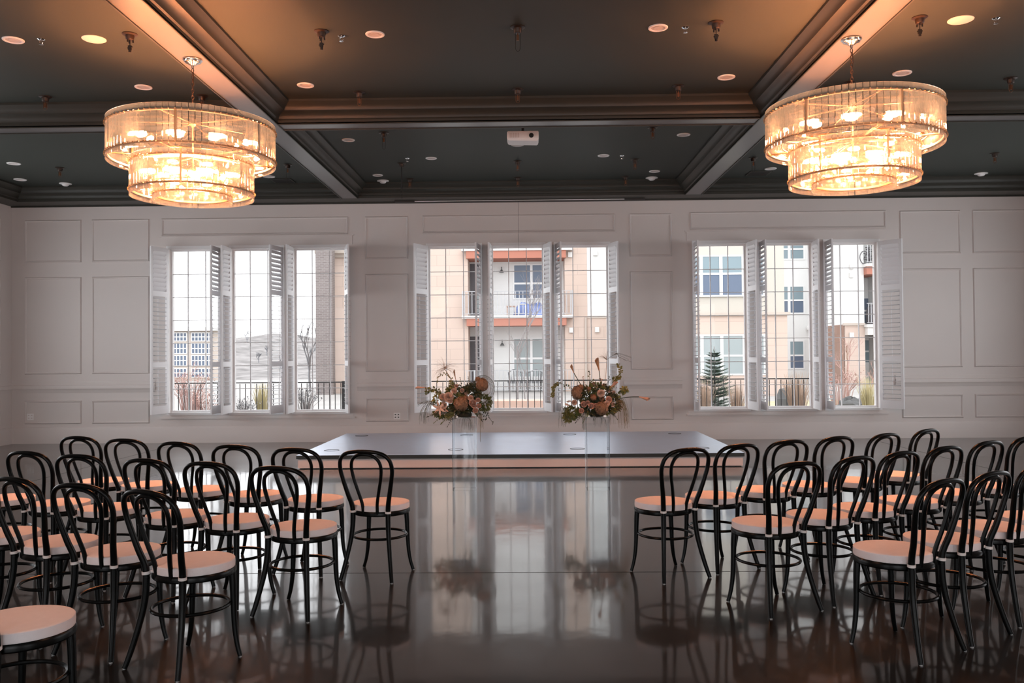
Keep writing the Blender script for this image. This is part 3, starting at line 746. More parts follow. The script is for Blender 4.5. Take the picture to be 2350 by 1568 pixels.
ROW = {1: 'front row', 2: 'second row', 3: 'third row', 4: 'fourth row'}
ORD = ['at the aisle', 'second from the aisle', 'third from the aisle', 'fourth from the aisle', 'fifth from the aisle', 'sixth from the aisle']
CHAIRS = [('L',1,0,-1.040,6.165,-.240),('L',1,1,-1.547,6.337,-.272),('L',1,2,-2.062,6.575,-.225),('L',1,3,-2.562,6.819,-.290),('L',1,4,-3.115,7.100,-.20),('L',1,5,-3.594,7.338,-.244),
 ('L',2,0,-1.373,5.323,-.300),('L',2,1,-1.862,5.562,-.309),('L',2,2,-2.317,5.734,-.313),('L',2,3,-2.905,6.007,-.24),('L',2,4,-3.361,6.220,-.297),('L',2,5,-3.895,6.445,-.27),
 ('L',3,0,-1.703,4.428,-.480),('L',3,1,-2.193,4.673,-.323),('L',3,2,-2.653,4.910,-.40),('L',3,3,-3.125,5.145,-.33),('L',4,0,-2.015,3.43,-.42),
 ('R',1,0,.946,6.142,.457),('R',1,1,1.343,6.385,.490),('R',1,2,1.776,6.639,.420),('R',1,3,2.198,6.882,.470),('R',1,4,2.640,7.100,.55),('R',1,5,3.106,7.438,.604),
 ('R',2,0,1.448,5.374,.430),('R',2,1,1.850,5.606,.545),('R',2,2,2.234,5.854,.530),('R',2,3,2.658,6.144,.505),('R',2,4,3.110,6.470,.525),('R',2,5,3.555,6.78,.52),
 ('R',3,0,1.915,4.627,.582),('R',3,1,2.291,4.887,.585),('R',3,2,2.721,5.206,.570),('R',3,3,3.140,5.50,.55)]
proto = make_chair(); bpy.context.view_layer.update(); remember(proto)
for i, (s_, row, k, x, y, a) in enumerate(CHAIRS):
    o = proto if i == 0 else dup(proto)
    o.location = (x, y, 0); o.rotation_euler = (0, 0, a)
    side = 'left' if s_ == 'L' else 'right'
    lab = 'black bentwood chair with round white cushion, %s, %s block, %s' % (ROW[row], side, ORD[k])
    if (s_, row) == ('L', 4): lab = 'black bentwood chair cut off at bottom left, only its white cushion and ring showing'
    tag(o, lab, 'chair', 'bentwood ceremony chairs in angled rows')

# ------------------------------------------------------------------ acrylic pedestals
def pedestal(x, y, label):
    r = empty('clear_pedestal', (x, y, 0)); tag(r, label, 'pedestal', 'clear acrylic flower pedestals')
    h = .128; Hh = .826; t = .006
    mb = MB()
    mb.box(-h, -h, 0, h, -h + t, Hh); mb.box(-h, h - t, 0, h, h, Hh); mb.box(-h, -h + t, 0, -h + t, h - t, Hh); mb.box(h - t, -h + t, 0, h, h - t, Hh)
    mb.box(-h + t, -h + t, Hh - t, h - t, h - t, Hh)
    mb.build('acrylic_box', 'acryl', r, smooth=False)
    mb = MB()
    for a in (-1, 1):
        for b in (-1, 1): mb.box(a*h - .004, b*h - .004, 0, a*h + .004, b*h + .004, Hh)
    for b in (-1, 1): mb.box(-h, b*h - .003, Hh - .004, h, b*h + .003, Hh + .002)
    mb.build('polished_edges', 'acryl_edge', r, smooth=False)
    return r
PLX, PLY, PRX = -.722, 9.98, .790
pedestal(PLX, PLY, 'clear acrylic pedestal carrying the left flower arrangement'); pedestal(PRX, PLY - .03, 'clear acrylic pedestal carrying the right flower arrangement')

# ------------------------------------------------------------------ flowers
rnd = random.Random(7)
M['hyd'] = mat('tan_hydrangea', (0.25, 0.15, 0.09), 0.8, noise=0.2, nscale=60)
M['hyd2'] = mat('toffee_hydrangea', (0.29, 0.155, 0.085), 0.8, noise=0.2, nscale=60)
M['rose'] = mat('blush_rose', (0.60, 0.38, 0.30), 0.7, noise=0.2, nscale=25)
M['dahlia'] = mat('pale_pink_bloom', (0.62, 0.45, 0.36), 0.7, noise=0.2, nscale=30)
M['calla'] = mat('tan_calla', (0.38, 0.20, 0.10), 0.5, noise=0.15)
M['calla2'] = mat('blush_calla', (0.62, 0.36, 0.25), 0.5, noise=0.15)
M['leaf'] = mat('mid_green_leaf', (0.075, 0.095, 0.022), 0.55, noise=0.35, nscale=18)
M['leaf2'] = mat('yellow_green_leaf', (0.15, 0.15, 0.035), 0.55, noise=0.35, nscale=18)
M['leafd'] = mat('dark_green_leaf', (0.030, 0.038, 0.014), 0.5, noise=0.35, nscale=18)
M['stem'] = mat('brown_green_stem', (0.07, 0.055, 0.025), 0.6)
M['drygrass'] = mat('dry_tan_grass', (0.25, 0.19, 0.10), 0.8, noise=0.3)
M['greygrass'] = mat('grey_green_grass', (0.10, 0.115, 0.075), 0.8, noise=0.3)
M['dry'] = mat('dry_brown_papyrus', (0.30, 0.20, 0.13), 0.8)
M['moss'] = mat('dark_floral_base', (0.018, 0.020, 0.012), 0.9, noise=0.5, nscale=30)
K = .001132
def bouquet(x, y, label, cxp, czp, build):
    r = empty('flower_arrangement', (x, y, .832)); tag(r, label, 'flower arrangement', 'tall-pedestal flower arrangements')
    P = lambda px, py, d=0.0: V(((px - cxp)*K, d, (czp - py)*K))
    mb = MB(); mb.lathe([(0, -.004), (.075, -.004), (.085, .010), (.085, .03), (.06, .05), (0, .055)], 24); mb.build('bowl', 'moss', r)
    build(r, P); return r
def hydrangea(r, c, R, mtl, sq=(1, 1, 1), n_=260):
    mb = MB(); c = V(c)
    mb.lathe([(0, -R*.72), (R*.58, -R*.58), (R*.82, 0), (R*.58, R*.58), (0, R*.72)], 14, T=Matrix.Translation(c) @ Matrix.Diagonal((*sq, 1)), cap=False)
    for i in range(n_):
        z = 1 - 2*(i + .5)/n_; a = i*2.39996 + rnd.uniform(-.2, .2); q = math.sqrt(1 - z*z)
        d = V((q*math.cos(a), q*math.sin(a), z)); p = c + V((d.x*sq[0], d.y*sq[1], d.z*sq[2])) * R * rnd.uniform(.84, 1.0)
        u = d.orthogonal().normalized(); w_ = d.cross(u); ro = rnd.uniform(0, PI); s_ = R*rnd.uniform(.13, .19)
        for k in range(4):
            b = ro + k*PI/2; dr = (u*math.cos(b) + w_*math.sin(b) + d*.35).normalized()
            mb.leaf(p, dr, d, s_, s_*.95, .5)
    return mb.build('hydrangea', mtl, r, fix=False)
def rose(r, c, R, mtl='rose', face=(0, -1, .15), name='rose'):
    mb = MB(); R *= 1.18; f = V(face).normalized(); u = f.orthogonal().normalized(); w_ = f.cross(u); c = V(c)
    for lay, (rad, tilt, n_) in enumerate(((.16, .12, 3), (.34, .3, 4), (.58, .62, 5), (.85, 1.0, 6))):
        for k in range(n_):
            a = 2*PI*k/n_ + lay*.7 + rnd.uniform(-.15, .15); n0 = len(mb.v)
            ou = u*math.cos(a) + w_*math.sin(a); sd = f.cross(ou)
            for i in range(4):
                t = i/3
                for j in range(5):
                    s_ = (j - 2)/2; wd = R*(.30 + .42*rad)*math.sin(PI*(.2 + .62*t)) * s_
                    cen = c - f*R*.45 + ou*(R*rad*(.25 + .75*math.sin(t*PI/2)) - abs(s_)**2*R*.10) + f*(R*(.95 - .35*rad)*t*math.cos(tilt*.8) - (R*.12*max(0, t - .7)*3*rad))
                    mb.v.append(cen + sd*wd)
            for i in range(3):
                for j in range(4): q = n0 + i*5 + j; mb.f.append((q, q+1, q+6, q+5))
    mb.lathe([(0, -R*.5), (R*.3, -R*.4), (R*.30, R*.05), (0, R*.2)], 10, T=Matrix.Translation(c) @ f.to_track_quat('Z', 'Y').to_matrix().to_4x4(), cap=False)
    return mb.build(name, mtl, r, fix=False)
def ball_dahlia(r, c, R, mtl='dahlia'):
    mb = MB(); c = V(c); n_ = 90; f = V((0, -1, .2)).normalized()
    for i in range(n_):
        z = 1 - 1.45*(i + .5)/n_; a = i*2.39996; q = math.sqrt(max(0, 1 - z*z)); u = f.orthogonal().normalized(); w_ = f.cross(u)
        d = (f*z + u*q*math.cos(a) + w_*q*math.sin(a)).normalized(); mb.leaf(c + d*R*.35, d, f, R*.68, R*.30, -.25)
    mb.lathe([(0, -R*.4), (R*.4, 0), (0, R*.4)], 10, c, cap=False)
    return mb.build('dahlia', mtl, r, fix=False)
def lily(r, c, R, mtl='dahlia', f=(-.5, -.8, -.1)):
    mb = MB(); f = V(f).normalized(); u = f.orthogonal().normalized(); w_ = f.cross(u)
    for k in range(6):
        a = 2*PI*k/6; mb.leaf(c, (f*.65 + u*math.cos(a) + w_*math.sin(a)).normalized(), f, R*1.15, R*.42, .35)
    for k in range(5):
        a = 2*PI*k/5; mb.tube([V(c), V(c) + f*R*.6 + (u*math.cos(a) + w_*math.sin(a))*R*.15], .0012, 4)
    return mb.build('lily', mtl, r, fix=False)
def stem_(r, pts, rad=.003, mtl='stem'):
    mb = MB(); mb.tube(cath(pts, 5), rad, 6); return mb.build('stem', mtl, r)
def calla(r, base, tip, pts, mtl='calla', W=.022, name='calla_lily'):
    # rolled funnel spathe from base to tip with its stem
    mb = MB(); base = V(base); tip = V(tip); L = (tip - base).length; d = (tip - base).normalized(); u = d.orthogonal().normalized(); w_ = d.cross(u); n0 = 0
    st_ = [(0, .25), (.3, .42), (.6, .70), (.82, .95), (1.0, 1.0)]
    for t, s_ in st_:
        for j in range(10):
            a = 2*PI*j/10; lift = (L*.16*math.cos(a)) if t == 1.0 else 0
            mb.v.append(base + d*(L*t + lift) + (u*math.cos(a) + w_*math.sin(a))*W*s_)
    for i in range(4):
        for j in range(10): mb.f.append((i*10+j, i*10+(j+1) % 10, (i+1)*10+(j+1) % 10, (i+1)*10+j))
    o = mb.build(name, mtl, r, fix=False)
    mb = MB(); mb.tube([base + d*L*.3, base + d*L*.85], .004, 6); mb.build('spadix', 'leaf2', o)
    mb = MB(); mb.tube(cath(pts + [tuple(base)], 5), .0045, 6); mb.build('stem', 'leafd', o)
    return o
def papyrus(r, node, base, n_, R, dirs, mtl='dry'):
    mb = MB(); node = V(node)
    mb.tube(cath([base, (V(base) + node)/2 + V((.01, 0, 0)), node], 5), .0024, 6)
    for i in range(n_):
        a = math.radians(rnd.uniform(*dirs)); L = R*rnd.uniform(.55, 1.1); y = rnd.uniform(-.5, .5)
        d = V((math.cos(a), y, math.sin(a))).normalized(); dr = rnd.uniform(.1, .55)
        mb.tube([node, node + d*L*.4 + V((0, 0, .01)), node + d*L*.75, node + d*L - V((0, 0, L*dr*.5))], [.0009, .0007, .0005, .0004], 4)
    for k in range(6): mb.leaf(node, (math.cos(k), math.sin(k), .5), (0, 0, 1), .018, .007, .1)
    return mb.build('papyrus', mtl, r, fix=False)
def vine(r, pts, n_, L, mtl='leaf2', hang=.0, name='vine', W=.75, cl=1):
    path = cath(pts, 6); mb = MB(); mb.tube(path, .0018, 5)
    for i in range(n_):
        t = (i + .5)/n_*(len(path) - 1); j = min(int(t), len(path) - 2); p = path[j].lerp(path[j+1], t - j); tn = (path[j+1] - path[j]).normalized()
        for q in range(cl):
            a = rnd.uniform(0, 2*PI); o_ = tn.orthogonal().normalized(); o2 = tn.cross(o_)
            d = (o_*math.cos(a) + o2*math.sin(a) + tn*.4 + V((0, 0, -hang))).normalized(); l = L*rnd.uniform(.7, 1.2)
            mb.leaf(p + d*.003, d, (0, -1, .5), l, l*W, .25)
    return mb.build(name, mtl, r, fix=False)
def mass(r, c, ex, n_, L, mtl, name='foliage', W=.5, down=0.0):
    mb = MB(); c = V(c)
    for i in range(n_):
        d = V((rnd.gauss(0, 1), rnd.gauss(0, .7), rnd.gauss(0, 1) - down)).normalized(); q = rnd.uniform(.2, 1)**.5
        p = c + V((d.x*ex[0], d.y*ex[1], d.z*ex[2])) * q*.8
        l = L*rnd.uniform(.6, 1.2); mb.leaf(p, (d + V((rnd.uniform(-.5, .5), rnd.uniform(-.5, .5), rnd.uniform(-.5, .5)))).normalized(), (0, -1, .6), l, l*W, .3)
    return mb.build(name, mtl, r, fix=False)
def fern(r, base, tip, n_, L, mtl, name='fern_frond', sag=.02):
    b = V(base); t_ = V(tip); mid = (b + t_)/2 + V((0, 0, sag)); path = cath([b, mid, t_], 10); mb = MB(); mb.tube(path, .002, 5); N = len(path)
    for i in range(n_):
        q = .12 + .88*i/n_; j = min(int(q*(N-1)), N-2); p = path[j]; tn = (path[j+1] - path[j]).normalized(); l = L*math.sin(PI*(.25 + .7*q))
        for s_ in (-1, 1):
            sd = tn.cross(V((0, -1, .2))).normalized()*s_; mb.leaf(p, (sd + tn*.9).normalized(), (0, -1, .3), l, l*.28, .1)
    mb.leaf(path[-2], tn, (0, -1, .3), L, L*.3, .1)
    return mb.build(name, mtl, r, fix=False)
def droop(r, base, n_, spread, length, mtl, name='trailing_grass', lift=.05, sx=0.0, th=.0009):
    mb = MB(); b = V(base)
    for i in range(n_):
        p0 = b + V((rnd.uniform(-1, 1)*.02, rnd.uniform(-.05, .05), rnd.uniform(-.01, .01))); dx = sx + rnd.uniform(-1, 1)*spread; L = length*rnd.uniform(.5, 1.1)
        dy = rnd.uniform(-.05, .05)
        mb.tube(cath([p0, p0 + V((dx*.45, dy, lift*rnd.uniform(.4, 1))), p0 + V((dx*.9, dy*1.3, -L*.35)), p0 + V((dx*1.0, dy*1.4, -L))], 3), th, 4, cap=False)
    return mb.build(name, mtl, r, fix=False)
def curls(r, c, ex, n_, mtl, name='curly_willow'):
    mb = MB(); c = V(c)
    for i in range(n_):
        a0 = rnd.uniform(-.6, .6); R = rnd.uniform(.55, 1.05); y = rnd.uniform(-.04, .04)
        mb.tube([c + V((ex[0]*R*math.cos(a), y, ex[1]*R*math.sin(a))) for a in [a0 + 2.4 - q*.42 for q in range(9)]], .0009, 4, cap=False)
    return mb.build(name, mtl, r, fix=False)

def left_b(r, P):
    mass(r, P(520, 690), (.17, .11, .08), 442, .045, 'leafd'); mass(r, P(600, 560, .03), (.13, .09, .13), 391, .04, 'leafd'); mass(r, P(430, 540, .05), (.12, .08, .11), 221, .038, 'leaf')
    mass(r, P(740, 640, .02), (.09, .08, .11), 221, .035, 'leaf'); mass(r, P(330, 740, -.02), (.12, .07, .05), 187, .05, 'leaf', W=.35, down=.4)
    hydrangea(r, P(512, 650, -.09), .088, 'hyd'); hydrangea(r, P(722, 460, -.03), .074, 'hyd2', (1, 1, 1.1)); hydrangea(r, P(680, 405, -.01), .040, 'hyd2', n_=60)
    ball_dahlia(r, P(388, 582, -.07), .060); ball_dahlia(r, P(330, 585, -.04), .050); ball_dahlia(r, P(405, 615, -.09), .034); lily(r, P(300, 690, -.08), .080); lily(r, P(345, 700, -.06), .06); ball_dahlia(r, P(335, 655, -.05), .035)
    for x, y, R in ((628, 638, .043), (684, 610, .028), (656, 713, .033), (693, 668, .027), (640, 665, .03)): rose(r, P(x, y, -.10), R)
    for x, y, R in ((520, 515, .026), (462, 470, .024), (560, 545, .02)): rose(r, P(x, y, -.03), R, 'dahlia', name='small_rose')
    papyrus(r, P(340, 290, 0), P(485, 560, 0), 46, .16, (-35, 215)); papyrus(r, P(345, 300, 0), P(470, 560, 0), 14, .15, (180, 250))
    calla(r, P(165, 487), P(60, 482, -.02), [tuple(P(430, 620)), tuple(P(260, 520))], 'calla2', .014)
    calla(r, P(455, 410), P(437, 318), [tuple(P(490, 600)), tuple(P(475, 480))], 'calla', .010)
    vine(r, [P(430, 590), P(330, 570), P(240, 520), P(150, 500)], 20, .030, 'leaf2', cl=2); vine(r, [P(440, 560), P(420, 430), P(370, 350), P(300, 360), P(258, 420)], 26, .022, 'leaf2', .2, cl=1)
    vine(r, [P(470, 560), P(420, 480), P(410, 420)], 16, .032, 'leaf2', cl=2); vine(r, [P(300, 560), P(255, 500), P(180, 510), P(160, 545)], 16, .03, 'leaf', cl=2)
    vine(r, [P(520, 560), P(510, 470), P(503, 385)], 9, .018, 'leafd'); vine(r, [P(600, 540), P(590, 450), P(582, 375)], 8, .012, 'leafd')
    fern(r, P(430, 720, -.06), P(190, 768, -.1), 14, .045, 'leafd'); fern(r, P(450, 740, -.08), P(330, 825, -.13), 10, .05, 'leaf'); fern(r, P(420, 730, -.04), P(240, 835, -.04), 10, .030, 'leaf2'); fern(r, P(470, 750, -.05), P(375, 870, -.06), 8, .03, 'leafd')
    fern(r, P(640, 720, -.06), P(712, 800, -.1), 10, .045, 'leafd')
    vine(r, [P(690, 720), P(760, 740), P(790, 790), P(830, 855)], 12, .022, 'leafd', .3); vine(r, [P(710, 640), P(770, 640), P(815, 655)], 14, .022, 'greygrass', .2)
    vine(r, [P(680, 740), P(740, 770), P(765, 800), P(735, 815)], 8, .02, 'leafd', .3); vine(r, [P(260, 700), P(225, 660), P(205, 640)], 6, .02, 'hyd2')
    droop(r, P(235, 665, -.02), 26, .06, .20, 'greygrass', sx=-.12); droop(r, P(250, 640, 0), 8, .05, .04, 'greygrass', sx=-.18, lift=.04)
    droop(r, P(545, 785, 0), 34, .10, .15, 'greygrass', 'hanging_roots', lift=0.0); droop(r, P(700, 760, -.02), 16, .03, .17, 'drygrass', lift=.01); droop(r, P(706, 800), 3, .006, .26, 'drygrass', lift=0)
    curls(r, P(730, 500, .02), (.13, .15), 16, 'greygrass')
    mass(r, P(290, 610, -.02), (.09, .06, .07), 70, .04, 'leaf2'); mass(r, P(640, 520, -.02), (.10, .06, .10), 110, .045, 'leafd'); mass(r, P(470, 600, -.05), (.09, .05, .07), 90, .04, 'leaf')
    hydrangea(r, P(560, 590, -.06), .038, 'hyd2', n_=70); ball_dahlia(r, P(610, 590, -.09), .034); ball_dahlia(r, P(440, 520, -.04), .036)
    mass(r, P(420, 790, -.02), (.05, .04, .03), 26, .02, 'dahlia', 'small_blossoms', W=.8)
def right_b(r, P):
    mass(r, P(460, 690), (.16, .11, .09), 391, .045, 'leafd'); mass(r, P(560, 570, .03), (.14, .09, .14), 374, .038, 'leafd'); mass(r, P(400, 560, .05), (.11, .08, .11), 204, .036, 'leaf')
    mass(r, P(250, 740, -.02), (.10, .07, .07), 255, .04, 'leaf', down=.3); mass(r, P(660, 660, .02), (.10, .08, .12), 255, .04, 'leafd'); mass(r, P(215, 790, -.02), (.06, .05, .05), 85, .045, 'leaf2', W=.4)
    hydrangea(r, P(540, 698, -.09), .080, 'hyd', (1, 1, 1.05)); hydrangea(r, P(298, 545, -.03), .070, 'hyd', (.95, 1, 1.25)); hydrangea(r, P(335, 490, -.01), .042, 'hyd2', n_=60)
    for x, y, R in ((362, 655, .036), (437, 672, .036), (336, 718, .030), (400, 640, .026), (480, 670, .028)): rose(r, P(x, y, -.10), R)
    ball_dahlia(r, P(535, 550, -.06), .046); ball_dahlia(r, P(545, 600, -.05), .032, 'hyd'); rose(r, P(615, 610, -.08), .040, face=(.4, -1, .3)); rose(r, P(470, 460, 0), .028, 'dahlia', name='small_rose'); rose(r, P(650, 660, -.05), .03, 'dahlia', name='small_rose')
    for x, y in ((495, 480), (620, 530), (668, 540)): rose(r, P(x, y), .02, 'dahlia', name='small_rose')
    calla(r, P(270, 345), P(243, 272), [tuple(P(420, 600)), tuple(P(330, 450))], 'calla', .016)
    calla(r, P(524, 325), P(500, 212), [tuple(P(530, 600)), tuple(P(534, 450))], 'calla', .026)
    calla(r, P(920, 590), P(1010, 615, -.03), [tuple(P(600, 670)), tuple(P(720, 610)), tuple(P(820, 592))], 'calla2', .020)
    calla(r, P(635, 500), P(690, 440, -.02), [tuple(P(540, 650)), tuple(P(590, 560))], 'calla2', .022)
    papyrus(r, P(600, 215), P(560, 560), 26, .12, (80, 165)); 
    mb = MB()
    for k in range(7):
        s_ = rnd.uniform(.8, 1.1); mb.tube(cath([P(600, 215), P(650 + 10*k, 180 - 6*k), P(720, 150 + 6*k), P(800*s_, 190 + 8*k)], 4), .0011, 4)
    mb.build('papyrus', 'stem', r, fix=False)
    vine(r, [P(330, 560), P(230, 490), P(130, 450), P(75, 460), P(52, 575)], 26, .022, 'leaf', .2); vine(r, [P(120, 450), P(70, 465), P(60, 530), P(50, 580)], 18, .030, 'leaf2', .3, cl=2)
    vine(r, [P(640, 520), P(680, 430), P(735, 370), P(740, 310), P(716, 255)], 34, .028, 'leaf2', cl=2); vine(r, [P(660, 420), P(690, 400), P(725, 390)], 12, .03, 'leaf2', cl=2)
    vine(r, [P(640, 620), P(720, 570), P(775, 510)], 14, .034, 'leaf', cl=2); mass(r, P(775, 520), (.035, .03, .035), 37, .035, 'leaf2', W=.7)
    vine(r, [P(440, 560), P(430, 430), P(422, 330)], 12, .022, 'leaf'); hydrangea(r, P(422, 330), .010, 'moss', n_=20)
    vine(r, [P(420, 560), P(370, 440), P(355, 385)], 12, .014, 'hyd2'); vine(r, [P(500, 560), P(480, 470), P(455, 420)], 12, .025, 'leaf'); vine(r, [P(540, 560), P(545, 440), P(533, 400)], 7, .02, 'hyd2')
    vine(r, [P(440, 600), P(400, 520), P(360, 460)], 10, .014, 'leafd'); vine(r, [P(600, 470), P(625, 420), P(615, 385)], 7, .016, 'leafd')
    fern(r, P(400, 720, -.05), P(285, 830, -.08), 10, .035, 'leafd'); fern(r, P(420, 740, -.06), P(355, 830, -.08), 9, .03, 'leaf'); fern(r, P(620, 740, -.04), P(690, 800, -.05), 8, .03, 'leafd'); fern(r, P(470, 760, -.08), P(455, 800, -.1), 6, .03, 'leafd')
    droop(r, P(180, 720), 30, .045, .18, 'greygrass', sx=-.02); droop(r, P(360, 790), 12, .02, .14, 'leafd', lift=.01); droop(r, P(700, 660), 46, .055, .26, 'drygrass', sx=.07, lift=.05); droop(r, P(720, 650), 18, .04, .24, 'leaf', sx=.07, lift=.05)
    droop(r, P(520, 785), 26, .09, .12, 'greygrass', 'hanging_roots', lift=0); droop(r, P(640, 760), 12, .03, .12, 'drygrass', lift=.01)
    mass(r, P(620, 700, -.03), (.10, .06, .08), 100, .045, 'leaf'); mass(r, P(390, 600, -.03), (.10, .06, .08), 100, .042, 'leafd'); mass(r, P(500, 520, -.01), (.11, .06, .09), 90, .04, 'leaf')
    hydrangea(r, P(460, 590, -.06), .042, 'hyd2', n_=80); hydrangea(r, P(420, 505, -.02), .03, 'hyd2', n_=60); ball_dahlia(r, P(590, 650, -.10), .036); ball_dahlia(r, P(270, 640, -.05), .034)
    mass(r, P(230, 650), (.07, .05, .03), 40, .018, 'dahlia', 'small_blossoms', W=.8)
bouquet(PLX, PLY, 'brown hydrangea and blush rose arrangement with papyrus, on the left clear pedestal', 540, 778, left_b)
bouquet(PRX, PLY - .03, 'hydrangea and rose arrangement with tall calla lilies, on the right clear pedestal', 497, 775, right_b)

# ------------------------------------------------------------------ outside the windows
def at(px, py, Y):                           # point on the plane at distance Y seen in direction (px, py)
    d = F_ + R_*((px - 1175)/2000) - U_*((py - 784)/2000); return V((0, 0, 1.5293)) + d*(Y/d.y)
def xmat(name, col, *a, **k): return mat(name, tuple(c*.79 for c in col), *a, **k)
def xbrick(name, a, b, c, *q): return brick_mat(name, *[tuple(v*.79 for v in t) for t in (a, b, c)], *q)
M['stone'] = xbrick('peach_limestone_blocks', (0.66, 0.515, 0.44), (0.69, 0.545, 0.47), (0.56, 0.44, 0.38), 1.1, .45, .012)
M['stone2'] = xbrick('red_brown_stone_blocks', (0.34, 0.20, 0.15), (0.38, 0.24, 0.19), (0.3, 0.2, 0.16), .9, .40, .012)  # darker copy of the stone; the return face's shade is in its colour
M['brick'] = xbrick('grey_brown_brick', (0.20, 0.165, 0.16), (0.25, 0.21, 0.20), (0.31, 0.28, 0.27), .215, .072, .010)
M['stucco'] = xmat('white_stucco', (0.86, 0.86, 0.85), 0.9, noise=.02, bump=.1)
M['cream'] = xmat('cream_stucco', (0.60, 0.56, 0.50), 0.9, noise=.02, bump=.1)
M['corn'] = xmat('cornice_stone', (0.58, 0.50, 0.44), 0.8)
M['salmon'] = xmat('salmon_balcony_soffit', (0.50, 0.20, 0.14), 0.8)
M['deckw'] = xmat('pale_balcony_slab', (0.80, 0.78, 0.76), 0.8)
M['glassd'] = xmat('blue_grey_window_glass', (0.13, 0.17, 0.25), 0.12, spec=.35)
M['glassl'] = xmat('pale_blind_glass', (0.24, 0.32, 0.36), 0.15, spec=.4)
M['blind'] = xmat('pale_blind', (0.37, 0.42, 0.43), 0.7)
M['vinyl'] = xmat('white_vinyl_frame', (0.88, 0.88, 0.88), 0.5)
M['drk'] = xmat('dark_door', (0.10, 0.09, 0.10), 0.5)
M['wrail'] = xmat('pale_grey_balcony_rail', (0.52, 0.52, 0.54), 0.5)
M['tarp'] = xmat('blue_tarpaulin', (0.24, 0.33, 0.68), 0.55, noise=.35, nscale=4)
M['lant'] = xmat('grey_lantern', (0.10, 0.11, 0.11), 0.5)
M['ground'] = xmat('snowy_ground', (0.40, 0.385, 0.37), 0.9, noise=.25, nscale=.5)
M['lawn'] = xmat('yellow_winter_lawn', (0.52, 0.45, 0.28), 0.95, noise=.3, nscale=1.2)
M['hill'] = xmat('pale_wooded_hillside', (0.29, 0.275, 0.27), 0.95, spec=0.0, noise=.8, nscale=.35)  # pale tone stands in for haze, besides the noisy snow patches
M['treefar'] = xmat('pale_bare_wood', (0.26, 0.26, 0.275), 0.95, noise=.2, nscale=.5)  # far trees greyed in colour for the same haze
M['bark'] = xmat('pale_bare_bark', (0.27, 0.24, 0.235), 0.9)
M['spruce'] = xmat('spruce_needles', (0.14, 0.20, 0.15), 0.8, noise=.4, nscale=4)
M['tang'] = xmat('tan_ornamental_grass', (0.50, 0.36, 0.27), 0.9, noise=.3, nscale=5)
M['redb'] = xmat('reddish_bare_twigs', (0.48, 0.30, 0.27), 0.9, noise=.3, nscale=5)
M['redl'] = xmat('pale_red_leaves', (0.50, 0.30, 0.25), 0.9, noise=.3, nscale=3)
M['yellow'] = xmat('yellow_dry_grass', (0.58, 0.50, 0.28), 0.9, noise=.3, nscale=3)
M['rock'] = xmat('dark_grey_boulder', (0.12, 0.12, 0.12), 0.9, noise=.4, nscale=3, bump=.5, bscale=6)
M['brickred'] = xmat('red_brick_planter', (0.62, 0.42, 0.34), 0.9)
M['wick'] = xmat('grey_wicker', (0.22, 0.22, 0.23), 0.8)

mb = MB(); mb.box(-90, D + T_, -.35, 60, 60, -.05); struct(mb.build('exterior_ground', 'ground', smooth=False), 'snow-dusted pale ground outside the windows')
mb = MB(); mb.box(-9.2, D + T_, -.05, 9.2, 17.75, .02); struct(mb.build('exterior_terrace', 'deckw', smooth=False), 'pale narrow terrace outside the windows')
o_ = MB(); o_.lathe([(0, -.036), (3.5, -.037), (4.6, -.04), (5.2, -.06)], 28, T=Matrix.Translation((9.6, 25.2, 0)) @ Matrix.Diagonal((.75, .8, 1, 1)), cap=False)
tag(o_.build('winter_lawn', 'lawn'), 'yellowed winter lawn outside the right window group', kind='stuff')

# iron railing on the terrace
def railing(xa, xb, y, ztop, zbot, step, name, label, grp, mtl, pr_=.009, posts=(), cat='railing', foot=None):
    r = empty(name, ((xa + xb)/2, y, zbot)); tag(r, label, cat, grp); hx = (xb - xa)/2; h = ztop - zbot
    mb = MB(); mb.box(-hx, -.02, h - .022, hx, .02, h); mb.build('top_rail', mtl, r, smooth=False)
    mb = MB(); mb.box(-hx, -.012, .06, hx, .012, .085); mb.build('bottom_rail', mtl, r, smooth=False)
    b = MB(); b.box(-pr_, -pr_, .085, pr_, pr_, h - .03); me = b.mesh('baluster', mtl, smooth=False)
    n_ = int((xb - xa)/step)
    for k in range(n_ + 1):
        o = bpy.data.objects.new('baluster', me); C.objects.link(o); o.parent = r; o.location = (-hx + (k + .5)*(xb - xa)/(n_ + 1), 0, 0)
    for p in posts:
        mb = MB(); mb.box(p - (xa+xb)/2 - .03, -.03, -.02 if foot is None else foot, p - (xa+xb)/2 + .03, .03, h + .01); mb.build('post', mtl, r, smooth=False)
    return r
RY = 17.6
railing(-7.60, -3.72, RY, 1.02, .02, .115, 'terrace_railing', 'black iron railing outside the left window group', 'black iron terrace railing sections', 'rail', .0065, posts=(-3.72,))
railing(-3.62, 2.55, RY, 1.02, .02, .125, 'terrace_railing', 'black iron railing outside the middle window group, behind the flowers', 'black iron terrace railing sections', 'rail', .0065, posts=(-3.60, 2.55))
railing(2.75, 5.72, RY, 1.02, .02, .115, 'terrace_railing', 'black iron railing outside the right window group, in front of the spruce', 'black iron terrace railing sections', 'rail', .0065, posts=(2.77, 5.70))

